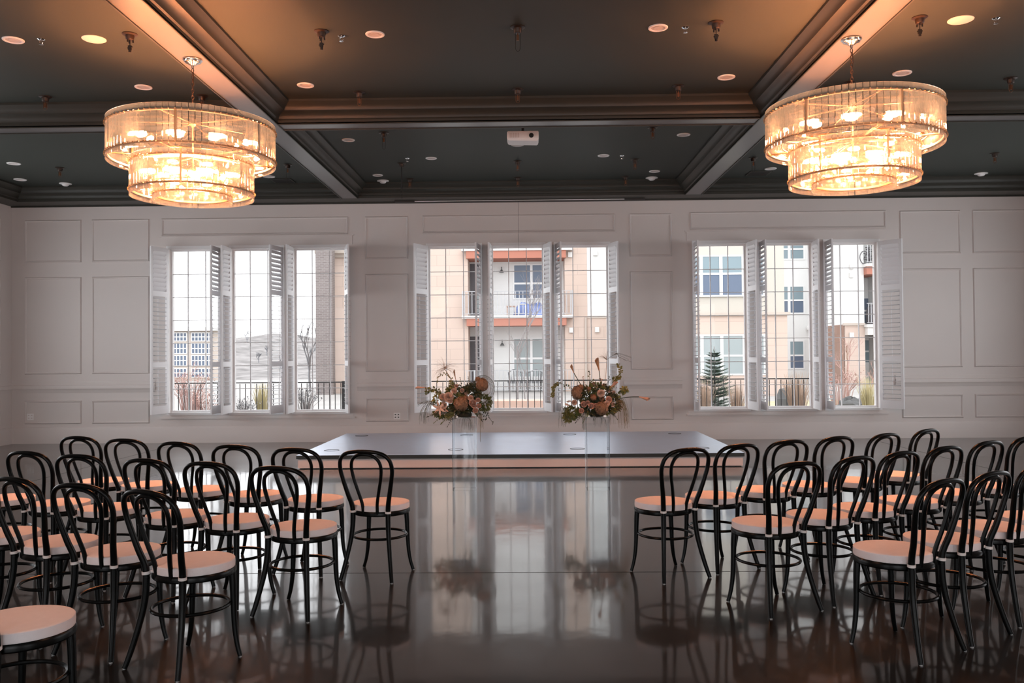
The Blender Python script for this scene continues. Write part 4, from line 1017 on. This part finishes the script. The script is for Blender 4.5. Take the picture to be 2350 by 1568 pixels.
# --- apartment building
def win(par, x0, z0, x1, z1, y, cols=1, meet=.5, glass='glassd', fr=.07, depth=.1, top=None):
    # framed window flush on a wall whose face is at y (world), parented to the building
    f = MB(); yy = y - .03
    f.box(x0, yy, z0, x0 + fr, y + .02, z1); f.box(x1 - fr, yy, z0, x1, y + .02, z1); f.box(x0 + fr, yy + .003, z0, x1 - fr, y + .019, z0 + fr); f.box(x0 + fr, yy + .003, z1 - fr, x1 - fr, y + .019, z1)
    for c_ in range(1, cols): xx = x0 + (x1 - x0)*c_/cols; f.box(xx - fr*.8, yy + .001, z0 + .002, xx + fr*.8, y + .018, z1 - .002)
    zm = z0 + (z1 - z0)*meet; f.box(x0 + fr, yy + .005, zm - fr*.6, x1 - fr, y + .017, zm + fr*.6)
    o = f.build('window_frame', 'vinyl', par, smooth=False)
    g = MB(); g.box(x0 + fr, y - .008, z0 + fr, x1 - fr, y + .01, zm if top else z1 - fr); g.build('pane', glass, o, smooth=False)
    if top: g = MB(); g.box(x0 + fr, y - .008, zm, x1 - fr, y + .01, z1 - fr); g.build('blind', top, o, smooth=False)
    return o
def pt(px, py, Y): p = at(px, py, Y); return p.x, p.z
YA = 37.4
ap = empty('apartment_building', (0, 0, 0)); tag(ap, 'peach stone and white stucco apartment building with balconies beyond the middle windows', 'building')
xa0 = pt(880, 0, YA)[0]; xa1 = pt(1069, 0, YA)[0]; xa2 = pt(1290, 0, YA)[0]; xa3 = pt(1341, 0, YA)[0]; xa4 = 6.0
zs_ = pt(1400, 728, YA)[1]
mb = MB(); mb.box(xa0, YA, -.1, xa1, YA + 3, 13); mb.build('stone_wall', 'stone', ap, smooth=False)
mb = MB(); mb.box(xa2, YA, -.1, xa3, YA + 3, 13); mb.box(xa3, YA, -.1, xa4, YA + 3, zs_); mb.build('stone_wall', 'stone', ap, smooth=False)
mb = MB(); mb.box(xa3, YA + .02, zs_, xa4, YA + 3, 13); mb.build('stucco_wall', 'stucco', ap, smooth=False)
mb = MB(); mb.box(xa1, YA + 1.2, -.1, xa2, YA + 3, 13); mb.build('recess_wall', 'stucco', ap, smooth=False)
mb = MB(); mb.box(xa3, YA - .03, zs_ - .04, xa4, YA, zs_ + .06); mb.build('band_course', 'corn', ap, smooth=False)
zd = pt(1175, 730, YA)[1]; zu = pt(1175, 576, YA)[1]
for nm, z in (('balcony_deck', zd), ('balcony_deck', zu)):
    mb = MB(); mb.box(xa1 - .25, YA - .35, z - .02, xa2 + .35, YA + 1.2, z + .10); d_ = mb.build(nm, 'deckw', ap, smooth=False)
    mb = MB(); mb.box(xa1 - .05, YA - .3, z - .34, xa2 + .05, YA + 1.2, z - .02); mb.build('soffit', 'salmon', d_, smooth=False)
YR = YA + 1.2
x0, z0 = pt(1080, 726, YR); x1, z1 = pt(1098, 606, YR)
mb = MB(); mb.box(x0, YR - .05, zd + .1, x1 + .6, YR + .01, z1); mb.build('balcony_door', 'drk', ap, smooth=False)
x1_ = pt(1102, 0, YR)[0]; mb = MB(); mb.box(pt(1088, 0, YR)[0], YR - .09, zd + .3, pt(1095, 0, YR)[0], YR - .04, z1 - .25); mb.build('door_pane', 'blind', ap, smooth=False)
x0, z1 = pt(1078, 773, YR); mb = MB(); mb.box(x0, YR - .05, 0, x0 + .55, YR + .01, z1); mb.build('patio_door', 'drk', ap, smooth=False)
a = pt(1177, 688, YR); b = pt(1262, 605, YR); win(ap, a[0], a[1], b[0], b[1], YR, 2, .45, 'glassd')
a = pt(1177, 868, YR); b = pt(1262, 774, YR); win(ap, a[0], a[1], b[0], b[1], YR, 2, .48, 'blind')
for px, py, nm in ((1151, 622, 'grey cone wall lantern on the upper balcony'), (1152.5, 790, 'grey cone wall lantern on the ground floor patio')):
    p = at(px, py, YR - .15); r = empty('wall_lantern', p); tag(r, nm, 'lantern', 'cone wall lanterns of the apartment building')
    mb = MB(); mb.lathe([(.0, .08), (.025, .07), (.10, -.06), (.09, -.07), (0, -.07)], 14); mb.build('shade', 'lant', r)
    mb = MB(); mb.tube([(0, 0, .09), (0, .02, .17), (0, .14, .18)], .02, 6); mb.build('bracket', 'lant', r)
for px, py in ((1308, 585), (1366, 581), (1311, 758), (1370, 757)):
    p = at(px, py, YA); mb = MB(); mb.box(p.x - .09, YA - .10, p.z - .11, p.x + .09, YA + .01, p.z + .11); mb.build('wall_vent_hood', 'deckw', ap, smooth=False)
mb = MB(); p = at(1345, 840, YA); mb.tube([(p.x, YA - .06, 0), (p.x, YA - .06, zs_)], .05, 8); mb.build('downpipe', 'corn', ap)
# balcony rails (pale grey)
zt = pt(1175, 668, YA - .3)[1]
railing(xa1 - .2, xa2 + .3, YA - .30, zt, zd + .10, .16, 'balcony_railing', 'pale grey first floor balcony railing seen through the middle window', 'pale balcony railings', 'wrail', .014, (xa1 - .2, xa2 + .3), foot=0)
zt = pt(1175, 850, YA - .8)[1]
railing(xa1 - .1, xa2 + .3, YA - .80, zt, 0, .17, 'patio_railing', 'pale grey ground floor patio railing behind the bare tree', 'pale balcony railings', 'wrail', .014, (xa1 + .3, xa2 + .3), foot=0)
# things on the balcony and patio
def rough_cloth(name, x0, x1, y0, y1, z0, h, mtl, label, cat):
    mb = MB(); nx, ny = 14, 8; q = random.Random(3)
    for j in range(ny + 1):
        for i in range(nx + 1):
            u, v = i/nx, j/ny; e = min(1, 4*min(u, 1-u))*min(1, 4*min(v, 1-v)); z = z0 + h*(e**.4)*(.75 + .25*math.sin(u*7)*math.cos(v*3)) + q.uniform(-.03, .03)*e
            mb.v.append(V((x0 + (x1-x0)*u + q.uniform(-.02, .02), y0 + (y1-y0)*v, max(z0, z))))
    for j in range(ny):
        for i in range(nx): a = j*(nx+1)+i; mb.f.append((a, a+1, a+nx+2, a+nx+1))
    return tag(mb.build(name, mtl, smooth=False), label, cat)
a = pt(1178, 720, YA + .8); b = pt(1262, 690, YA + .8)
rough_cloth('tarpaulin', a[0], b[0], YA + .40, YA + 1.1, zd + .1, b[1] - zd - .1, 'tarp', 'crumpled bright blue tarpaulin heaped on the balcony', 'tarpaulin')
def small_table(x, y, z, w_, h, mtl, label, name='side_table'):
    r = empty(name, (x, y, z)); tag(r, label, 'table')
    mb = MB(); mb.box(-w_/2, -.2, h - .04, w_/2, .2, h); mb.build('table_top', mtl, r, smooth=False)
    b = MB(); b.box(-.02, -.02, 0, .02, .02, h - .04); me = b.mesh('leg', mtl, smooth=False)
    for sx in (-1, 1):
        for sy in (-1, 1): o = bpy.data.objects.new('leg', me); C.objects.link(o); o.parent = r; o.location = (sx*(w_/2 - .03), sy*.17, 0)
small_table(pt(1168, 0, YA + .5)[0], YA + .12, zd + .1, .42, .42, 'brickred', 'brown low table on the balcony beside the tarpaulin')
small_table(pt(1192, 0, YA - .05)[0], YA - .02, zd + .1, .36, .50, 'vinyl', 'white small stool in front of the blue tarpaulin')
def wicker(x, y, label, rz):
    r = empty('patio_chair', (x, y, -.05), rz); tag(r, label, 'chair', 'wicker patio chairs')
    mb = MB(); mb.box(-.30, -.28, .36, .30, .28, .44); mb.build('seat', 'wick', r, smooth=False)
    mb = MB()
    for k in range(9): a = PI*k/8; mb.tube([(.30*math.cos(a), .24*math.sin(a) + .02, .42), (.34*math.cos(a), .29*math.sin(a) + .04, .95 - .15*abs(math.cos(a)))], .018, 5)
    mb.tube(cath([(.34*math.cos(PI*k/8), .29*math.sin(PI*k/8) + .04, .95 - .15*abs(math.cos(PI*k/8))) for k in range(9)], 3), .022, 6); mb.build('backrest', 'wick', r)
    b = MB(); b.tube([(0, 0, 0), (0, 0, .38)], .018, 6); me = b.mesh('leg', 'wick')
    for sx in (-1, 1):
        for sy in (-1, 1): o = bpy.data.objects.new('leg', me); C.objects.link(o); o.parent = r; o.location = (sx*.26, sy*.24, 0)
wicker(pt(1178, 0, YA + .2)[0], YA + .2, 'grey wicker patio chair left of the bare tree', .4); wicker(pt(1218, 0, YA + .2)[0], YA + .2, 'grey wicker patio chair right of the bare tree', -.3)
a = pt(1100, 921, 25); b = pt(1262, 944, 25)
o = MB(); o.box(a[0], 25, -.05, b[0], 25.9, a[1]); o = o.build('brick_planter', M['brickred'], smooth=False, bevel=.02); tag(o, 'low reddish brick planter wall outside the middle window', 'planter')

# parapet block with cornice and the brick tower, left
YP = 37.0
x0 = pt(748, 0, YP)[0]; zc_ = pt(760, 592, YP)[1]
lb = empty('stone_building', (0, 0, 0)); tag(lb, 'peach limestone building with a cornice, right of the brick tower', 'building')
mb = MB(); mb.box(x0, YP, -.1, pt(872, 0, YP)[0], YP + 4, zc_); mb.build('stone_wall', 'stone', lb, smooth=False)
mb = MB(); mb.extrude([(YP, zc_), (YP - .12, zc_), (YP - .18, zc_ + .12), (YP - .38, zc_ + .16), (YP - .40, zc_ + .30), (YP + 1, zc_ + .30), (YP + 1, zc_)], x0 - .45, pt(872, 0, YP)[0]); mb.build('cornice', 'corn', lb, smooth=False)
x0 = pt(721, 0, 36)[0]; x1 = pt(759, 0, 36)[0]
tw = MB(); tw.box(x0, 36, -.1, x1, 36.5, 13); tag(tw.build('brick_tower', 'brick', smooth=False), 'tall grey-brown brick pier seen through the right pane of the left group', 'brick tower')

# wing B (behind the right window group, left window)
YBW = 32.2
wb_ = empty('apartment_wing', (0, 0, 0)); tag(wb_, 'cream stucco wing with wide windows behind the spruce', 'building', None)
x0 = 6.2; x1 = pt(1796, 0, YBW)[0]; zb = pt(1700, 722, YBW)[1]
mb = MB(); mb.box(x0, YBW, zb, x1 - .08, YBW + 4, 12); mb.build('stucco_wall', 'cream', wb_, smooth=False)
mb = MB(); mb.box(x0, YBW - .05, -.1, x1, YBW + 4, zb); mb.build('stone_wall', 'stone', wb_, smooth=False)
mb = MB(); mb.box(x0, YBW - .14, zb - .05, x1 + .09, YBW, zb + .07); mb.build('band_course', 'corn', wb_, smooth=False)
a = pt(1590, 682, YBW); b = pt(1720, 585, YBW)
xm = pt(1695, 0, YBW)[0]
def big(z0, z1, glass, top, meet):
    xs_ = [pt(p, 0, YBW)[0] for p in (1560, 1601, 1646, 1697, 1745)]
    for k in range(4): win(wb_, xs_[k], z0, xs_[k+1], z1, YBW - .05, 1, meet, glass, .06, top=top)
big(a[1], b[1], 'glassd', 'glassl', .55); a = pt(1640, 862, YBW); b = pt(1640, 768, YBW); big(a[1], b[1], 'blind', 'blind', .48)
# wing C
YC = 46
wc = empty('apartment_wing', (0, 0, 0)); tag(wc, 'pale stucco wing with a column of small windows, middle pane of the right group', 'building')
x0 = pt(1745, 0, YC)[0]; x1 = pt(1925, 0, YC)[0]
mb = MB(); mb.box(x0, YC, -.1, x1, YC + 4, 14); mb.build('stucco_wall', 'stucco', wc, smooth=False)
for ya, yb, g_ in ((597, 545, 'glassl'), (721, 655, 'glassd'), (848, 781, 'glassd')):
    a = pt(1793, ya, YC); b = pt(1846, yb, YC); a2 = pt(1811, ya, YC)
    win(wc, a[0], a[1], a2[0], b[1], YC, 1, .48, g_, .07, top='glassl'); win(wc, a2[0], a[1], b[0], b[1], YC, 1, .48, g_, .07, top='glassl')
p = at(1858, 753, YC - .2); mb = MB(); mb.lathe([(0, -.16), (.13, -.1), (.16, 0), (.13, .1), (0, .16)], 14, p); mb.build('globe_lamp', 'deckw', wc)
# wing D
YD = 42
wd_ = empty('apartment_wing', (0, 0, 0)); tag(wd_, 'white stucco wing over peach stone with small balconies, far right pane', 'building')
x0 = pt(1926, 0, YD)[0]; x1 = pt(1973, 0, YD)[0]; x2 = pt(2080, 0, YD)[0]; zb = pt(1950, 745, YD)[1]
mb = MB(); mb.box(x0, YD, zb, x1, YD + 3.8, 14); mb.build('stucco_wall', 'stucco', wd_, smooth=False)
mb = MB(); mb.box(x0 + .02, YD - .04, -.1, x1, YD + 3.8, zb); mb.build('stone_wall', 'stone', wd_, smooth=False)
mb = MB(); mb.box(x0 - .06, YD - .1, zb - .05, x1, YD, zb + .06); mb.build('band_course', 'corn', wd_, smooth=False)
mb = MB(); mb.box(x0 - .02, YD - .02, -.1, x0 + .0, YD + 3.8, zb); mb.build('side_wall', 'stone2', wd_, smooth=False)
mb = MB(); mb.box(x1, YD + 1.6, -.1, x2, YD + 3.8, 14); mb.build('recess_wall', 'stucco', wd_, smooth=False)
mb = MB(); mb.box(pt(2012, 0, YD)[0], YD, -.1, x2, YD + 1.6, 14); mb.build('stucco_wall', 'stucco', wd_, smooth=False)
for px, py in ((1953, 632), (1953, 769), (1953, 612)):
    p = at(px, py, YD); mb = MB(); mb.box(p.x - .1, YD - .12, p.z - .11, p.x + .1, YD + .01, p.z + .11); mb.build('wall_vent_hood', 'deckw', wd_, smooth=False)
xr = pt(2010, 0, YD)[0]
for pyd, pyt, lab in ((745, 697, 'small pale balcony railing with dark covered grill behind, far right pane'), (607, 560, 'small pale upper balcony railing with bicycles behind, far right pane')):
    z = pt(1990, pyd, YD)[1]; zt_ = pt(1990, pyt, YD)[1]
    mb = MB(); mb.box(x1 - .05, YD - .5, z - .14, xr + .1, YD + 1.6, z); d_ = mb.build('balcony_deck', 'deckw', wd_, smooth=False)
    mb = MB(); mb.box(x1, YD - .4, z - .5, xr, YD + 1.6, z - .14); mb.build('soffit', 'salmon' if pyd < 700 else 'deckw', d_, smooth=False)
    railing(x1 - .05, xr + .1, YD - .47, zt_, z, .14, 'balcony_railing', lab, 'pale balcony railings', 'wrail', .012)
Y2 = YD + 1.6
for pa, pb, g_ in (((1978, 745), (1997, 682), 'glassd'), ((1981, 835), (2000, 778), 'glassl')):
    a = pt(*pa, Y2); b = pt(*pb, Y2); win(wd_, a[0], a[1], b[0], b[1], Y2, 1, .5, g_)
z = pt(1990, 745, YD)[1]; x = pt(1993, 0, YD + .3)[0]
mb = MB(); mb.lathe([(0, 0), (.30, .0), (.33, .55), (.26, .85), (.12, .95), (0, .96)], 14, (x, YD + .3, z)); tag(mb.build('covered_grill', 'drk'), 'dark covered barbecue on the small far balcony', 'barbecue')
z = pt(1990, 607, YD)[1]
for px, lab, rz in ((1990, 'dark bicycle leaning left on the upper far balcony', .5), (2006, 'dark bicycle leaning right on the upper far balcony', -.4)):
    p = pt(px, 0, YD + .3); r = empty('bicycle', (p[0], YD + (.25 if px < 2000 else .85), z), rz); tag(r, lab, 'bicycle', 'bicycles on the far balcony')
    wh = MB(); wh.tube([(.31*math.cos(a_), 0, .31*math.sin(a_)) for a_ in [2*PI*q/20 for q in range(20)]], .022, 5, closed=True)
    for q in range(8): wh.tube([(0, 0, 0), (.30*math.cos(q*PI/4), 0, .30*math.sin(q*PI/4))], .004, 3)
    me = wh.mesh('wheel', 'drk')
    for xx in (-.48, .48): o = bpy.data.objects.new('wheel', me); C.objects.link(o); o.parent = r; o.location = (xx, 0, .33)
    mb = MB()
    for a_, b_ in (((-.48, .33), (-.12, .32)), ((-.12, .32), (-.22, .80)), ((-.22, .72), (.32, .75)), ((-.12, .32), (.34, .68)), ((.48, .33), (.31, .9)), ((-.48, .33), (-.22, .72))): mb.tube([(a_[0], 0, a_[1]), (b_[0], 0, b_[1])], .018, 5)
    mb.build('bicycle_frame', 'drk', r)
    mb = MB(); mb.tube([(.28, -.26, .96), (.33, 0, .93), (.28, .26, .96)], .014, 5); mb.build('handlebar', 'drk', r); mb = MB(); mb.box(-.34, -.06, .80, -.12, .06, .85); mb.build('saddle', 'drk', r)
# distant office building, far left
YO = 60
ob = empty('office_building', (0, 0, 0)); tag(ob, 'low distant office building with blue gridded windows, far left pane', 'building')
x0 = pt(375, 0, YO)[0]; x1 = pt(497, 0, YO)[0]; zr = pt(440, 760, YO)[1]
mb = MB(); mb.box(x0, YO, -3, x1, YO + .8, zr); mb.build('stone_wall', 'corn', ob, smooth=False)
mb = MB(); mb.box(x0 - .3, YO - .5, zr, x1 + .3, YO + .9, zr + .25); mb.build('roof_edge', 'deckw', ob, smooth=False)
for pa, pb in ((398, 429), (440, 471), (474, 486)):
    for ya, yb in ((783, 764), (812, 788), (840, 816), (866, 846)):
        a = pt(pa, ya, YO); b = pt(pb, yb, YO); f = MB(); n_ = 4 if pb - pa > 20 else 2
        for k in range(n_ + 1): xx = a[0] + (b[0] - a[0])*k/n_; f.box(xx - .035, YO - .06, a[1], xx + .035, YO, b[1])
        for k in range(3): zz = a[1] + (b[1] - a[1])*k/2; f.box(a[0], YO - .055, zz - .03, b[0], YO - .002, zz + .03)
        fo = f.build('window_frame', 'vinyl', ob, smooth=False); g = MB(); g.box(a[0], YO - .03, a[1], b[0], YO - .01, b[1]); g.build('pane', 'glassd', fo, smooth=False)
# hills and distant trees
q = random.Random(5); mb = MB(); NX, NY = 60, 8
for j in range(NY + 1):
    for i in range(NX + 1):
        x = -160 + 150*i/NX; y = 95 + 110*j/NY
        mb.v.append(V((x, y, -3.5 + 9.5*(j/NY)**1.2 + math.sin(i*.35)*.9*(j/NY) + q.uniform(-.3, .3))))
for j in range(NY):
    for i in range(NX): a = j*(NX+1)+i; mb.f.append((a, a+1, a+NX+2, a+NX+1))
h_ = mb.build('hillside', 'hill', smooth=False); struct(h_, 'snowy wooded hillside, paled for haze, in the distance')
mb = MB(); mb.box(-160, 60, -3.6, -12, 96, -3.2); struct(mb.build('valley_ground', 'ground', smooth=False))
def bare_tree(x, y, z, h, mtl, label, name='bare_tree', grp=None, lev=4, seed=1, r0=.05, spread=.5, cat='tree', split=3, trunk=.35):
    q = random.Random(seed); mb = MB(); br = MB(); r = empty(name, (x, y, z)); tag(r, label, cat, grp)
    def grow(p, d, L, rad, l, M_):
        e = p + d*L; mid = (p + e)/2 + V((q.uniform(-.05, .05), q.uniform(-.05, .05), 0))*L
        M_.tube([p, mid, e], [rad, rad*.85, rad*.7], 5 if l < 2 else 3, cap=False)
        if l < lev:
            for _ in range(split):
                nd = (d + V((q.uniform(-1, 1), q.uniform(-1, 1), q.uniform(-.2, .5)))*spread).normalized(); grow(mid.lerp(e, q.uniform(.2, 1)), nd, L*q.uniform(.55, .8), rad*.6, l + 1, br)
    grow(V((0, 0, 0)), V((0, 0, 1)), h*trunk, r0, 0, mb); mb.build('trunk', mtl, r, fix=False); br.build('branches', mtl, r, fix=False); return r
G_ = 'distant bare trees on the hillside'
for i in range(34):
    x = -112 + 86*i/33 + q.uniform(-1, 1); y = 120 + q.uniform(0, 70)
    bare_tree(x, y, -3.5 + 9.5*((y-95)/110)**1.2 - .2, q.uniform(3.2, 5.5), 'treefar', '%s leafless tree on the distant hillside' % ('pale forked' if i % 2 else 'pale slender'), 'hillside_tree', G_, 3, i, .10, .6, split=4, trunk=.3)
p = at(1188, 900, 27); bare_tree(p.x, p.y, -.05, 5.2, 'bark', 'slender pale leafless tree in front of the patio', seed=11, lev=4, r0=.032, spread=.42, split=3, trunk=.36)
p = at(1205, 900, 29.5); bare_tree(p.x, p.y, -.05, 3.6, 'bark', 'short leafless sapling right beside the slender pale tree', seed=14, lev=4, r0=.022, spread=.45, trunk=.3)
p = at(712, 860, 40); bare_tree(p.x, p.y, -.1, 4.5, 'treefar', 'faint leafless tree just left of the brick tower', seed=4, r0=.06, spread=.5)
# shrubs
def shrub(x, y, z, w_, h, n_, mtl, label, name='shrub', L=.06, seed=1, twigs='bark', cat='shrub', grp=None):
    q = random.Random(seed); r = empty(name, (x, y, z)); tag(r, label, cat, grp); mb = MB(); lf = MB()
    for i in range(n_//3):
        a = q.uniform(0, 2*PI); t = q.uniform(.3, 1); e = V((math.cos(a)*w_*.5*t, math.sin(a)*w_*.4*t, h*q.uniform(.6, 1))); mid = e*.5 + V((0, 0, h*.1))
        mb.tube([V((e.x*.3, e.y*.3, 0)), mid, e], [.006, .005, .003], 3, cap=False)
        for k in range(6):
            s_ = q.uniform(.35, 1.05); p = mid.lerp(e, s_) + V((q.uniform(-.08, .08), q.uniform(-.08, .08), q.uniform(-.08, .08))); lf.leaf(p, (q.uniform(-1, 1), q.uniform(-1, 1), q.uniform(-.3, 1)), (0, 0, 1), L*q.uniform(.6, 1.2), L*.5)
    mb.build('twigs', twigs, r, fix=False); lf.build('foliage', mtl, r, fix=False); return r
def tuft(x, y, z, w_, h, n_, mtl, label, seed=1, grp='ornamental grasses outside the windows', name='ornamental_grass'):
    q = random.Random(seed); mb = MB()
    for i in range(int(n_*1.6)):
        a = q.uniform(0, 2*PI); t = q.uniform(0, 1); b = V((math.cos(a)*w_*.12, math.sin(a)*w_*.12, 0)); e = V((math.cos(a)*w_*.5*t, math.sin(a)*w_*.5*t, h*q.uniform(.6, 1.05)))
        m_ = b.lerp(e, .55) + V((0, 0, h*.12)); mb.tube([b, m_, e], [.0042, .0036, .0015], 3, cap=False)
    o = mb.build(name, mtl, fix=False); o.location = (x, y, z); return tag(o, label, 'grass', grp)
p = at(438, 900, 22); shrub(p.x, 22, -.05, 1.4, 1.25, 300, 'redl', 'reddish leafy shrub outside the far left window', seed=2, twigs='redb')
p = at(418, 880, 24); bare_tree(p.x, 24, -.034, 1.9, 'redb', 'thin reddish sapling outside the far left window', seed=8, r0=.02, spread=.5)
p = at(472, 915, 20.5); shrub(p.x, 20.5, -.05, .8, .75, 160, 'redl', 'small reddish shrub beside the first open shutter', seed=6, twigs='redb')
p = at(602, 905, 21); tuft(p.x, 21, -.05, .55, .95, 150, 'yellow', 'yellow dry grass clump in the second left window', 3)
p = at(556, 915, 20.5); shrub(p.x, 20.5, -.05, .8, .6, 160, 'wick', 'low grey leafless shrub in the second left window', seed=9)
p = at(700, 905, 21.5); shrub(p.x, 21.5, -.034, 1.0, .85, 200, 'wick', 'low grey twiggy shrub in the third left window', seed=12)
p = at(1616, 900, 20.2); tuft(p.x, 20.2, -.05, .6, .95, 130, 'tang', 'tan ornamental grass left of the spruce', 21)
p = at(1692, 905, 20.2); tuft(p.x, 20.2, -.05, .55, .85, 130, 'tang', 'tan ornamental grass right of the spruce', 22)
p = at(1830, 900, 20.8); tuft(p.x, 20.8, -.05, .85, 1.1, 190, 'tang', 'tall reddish ornamental grass in the middle right window', 23)
p = at(1992, 905, 21.5); tuft(p.x, 21.5, -.034, .6, .95, 130, 'yellow', 'yellow ornamental grass beside the boulder at far right', 24)
p = at(1928, 885, 24); shrub(p.x, 24, -.034, 1.5, 1.1, 220, 'redb', 'low reddish leafless bush left of the boulder', seed=31, twigs='redb', L=.06)
p = at(1995, 880, 25.5); bare_tree(p.x, 25.5, -.034, 2.3, 'redb', 'reddish leafless bush right behind the boulder', seed=33, r0=.03, spread=.6, trunk=.22, cat='shrub', name='bare_bush')
p = at(1945, 860, 27); bare_tree(p.x, 27, -.034, 3.0, 'redb', 'thin leafless tree in front of the shaded stone corner', seed=35, r0=.03, spread=.5, trunk=.3)
p = at(1120, 925, 20); mb = MB()
for i in range(7): mb.leaf((q.uniform(-.03, .03), q.uniform(-.02, .02), q.uniform(0, .04)), (q.uniform(-1, 1), -.3, q.uniform(-.2, .8)), (0, -1, 0), .08, .06)
# boulder
p = at(1954, 912, 22.6); mb = MB(); q2 = random.Random(9)
for i in range(9):
    for j in range(14):
        th = PI*i/16; a = 2*PI*j/14; rr = 1 + q2.uniform(-.12, .12)
        mb.v.append(V((math.sin(th)*math.cos(a)*.40*rr, math.sin(th)*math.sin(a)*.35*rr, math.cos(th)*.36*rr - .30)))
for i in range(8):
    for j in range(14): mb.f.append((i*14+j, (i+1)*14+j, (i+1)*14+(j+1) % 14, i*14+(j+1) % 14))
o = mb.build('boulder', 'rock', smooth=False); o.location = (p.x, 22.6, .31); tag(o, 'dark rounded boulder on the yellow lawn in the far right window', 'boulder')
p = at(1806, 905, 23.5); mb = MB(); mb.lathe([(0, 0), (.28, .02), (.30, .35), (.2, .6), (0, .66)], 9, (p.x, 23.5, -.05)); tag(mb.build('boulder', 'rock', smooth=False), 'upright dark rock beside the peach stone corner, middle right window', 'boulder')
# spruce
p = at(1640, 900, 21.3); r = empty('spruce_tree', (p.x, 21.3, -.05)); tag(r, 'young green spruce behind the railing in the right window group', 'tree')
mb = MB(); mb.tube([(0, 0, 0), (0, 0, 1.75)], [.04, .008], 7); mb.build('trunk', 'bark', r)
nd = MB(); q = random.Random(4)
for lv in range(17):
    z = .12 + 1.55*(lv + q.uniform(-.4, .4))/17; R = .62*(1 - lv/17.5)**.9 + .05
    for k in range(20):
        a = q.uniform(0, 2*PI); L = R*q.uniform(.55, 1.15); d = V((math.cos(a), math.sin(a), .30)); b = V((0, 0, z)); e = b + d*L
        nd.tube([b, b + d*L*.6 - V((0, 0, .02)), e], [.008, .006, .003], 3, cap=False)
        for s_ in range(14):
            t = .2 + .8*s_/13; pp = b.lerp(e, t)
            for w_ in (-1, 1): nd.leaf(pp, (d + V((-d.y, d.x, 0))*w_*1.1 + V((0, 0, q.uniform(-.3, .5)))).normalized(), (0, 0, 1), .075*(1.25 - t*.5), .016, 0)
    if lv == 16:
        for k in range(10): nd.leaf((0, 0, z + .03*k*.3), (math.cos(k*2.4), math.sin(k*2.4), 1.2), (0, 0, 1), .09, .014, 0)
nd.build('needled_branches', 'spruce', r, fix=False)

# put the origin of each building and window at its base
def rebase(root):
    pts = []
    for ch in root.children_recursive:
        if ch.type == 'MESH': pts += [(c[0], c[1], c[2]) for c in ch.bound_box]
    if not pts: return
    b = V(((min(p[0] for p in pts) + max(p[0] for p in pts))/2, (min(p[1] for p in pts) + max(p[1] for p in pts))/2, min(p[2] for p in pts)))
    root.location = b
    for ch in root.children: ch.location = ch.location - b
for o in [ap, lb, wb_, wc, wd_, ob] + [o for o in bpy.data.objects if o.name.startswith('window_') and o.name[7:].isdigit()]: rebase(o)
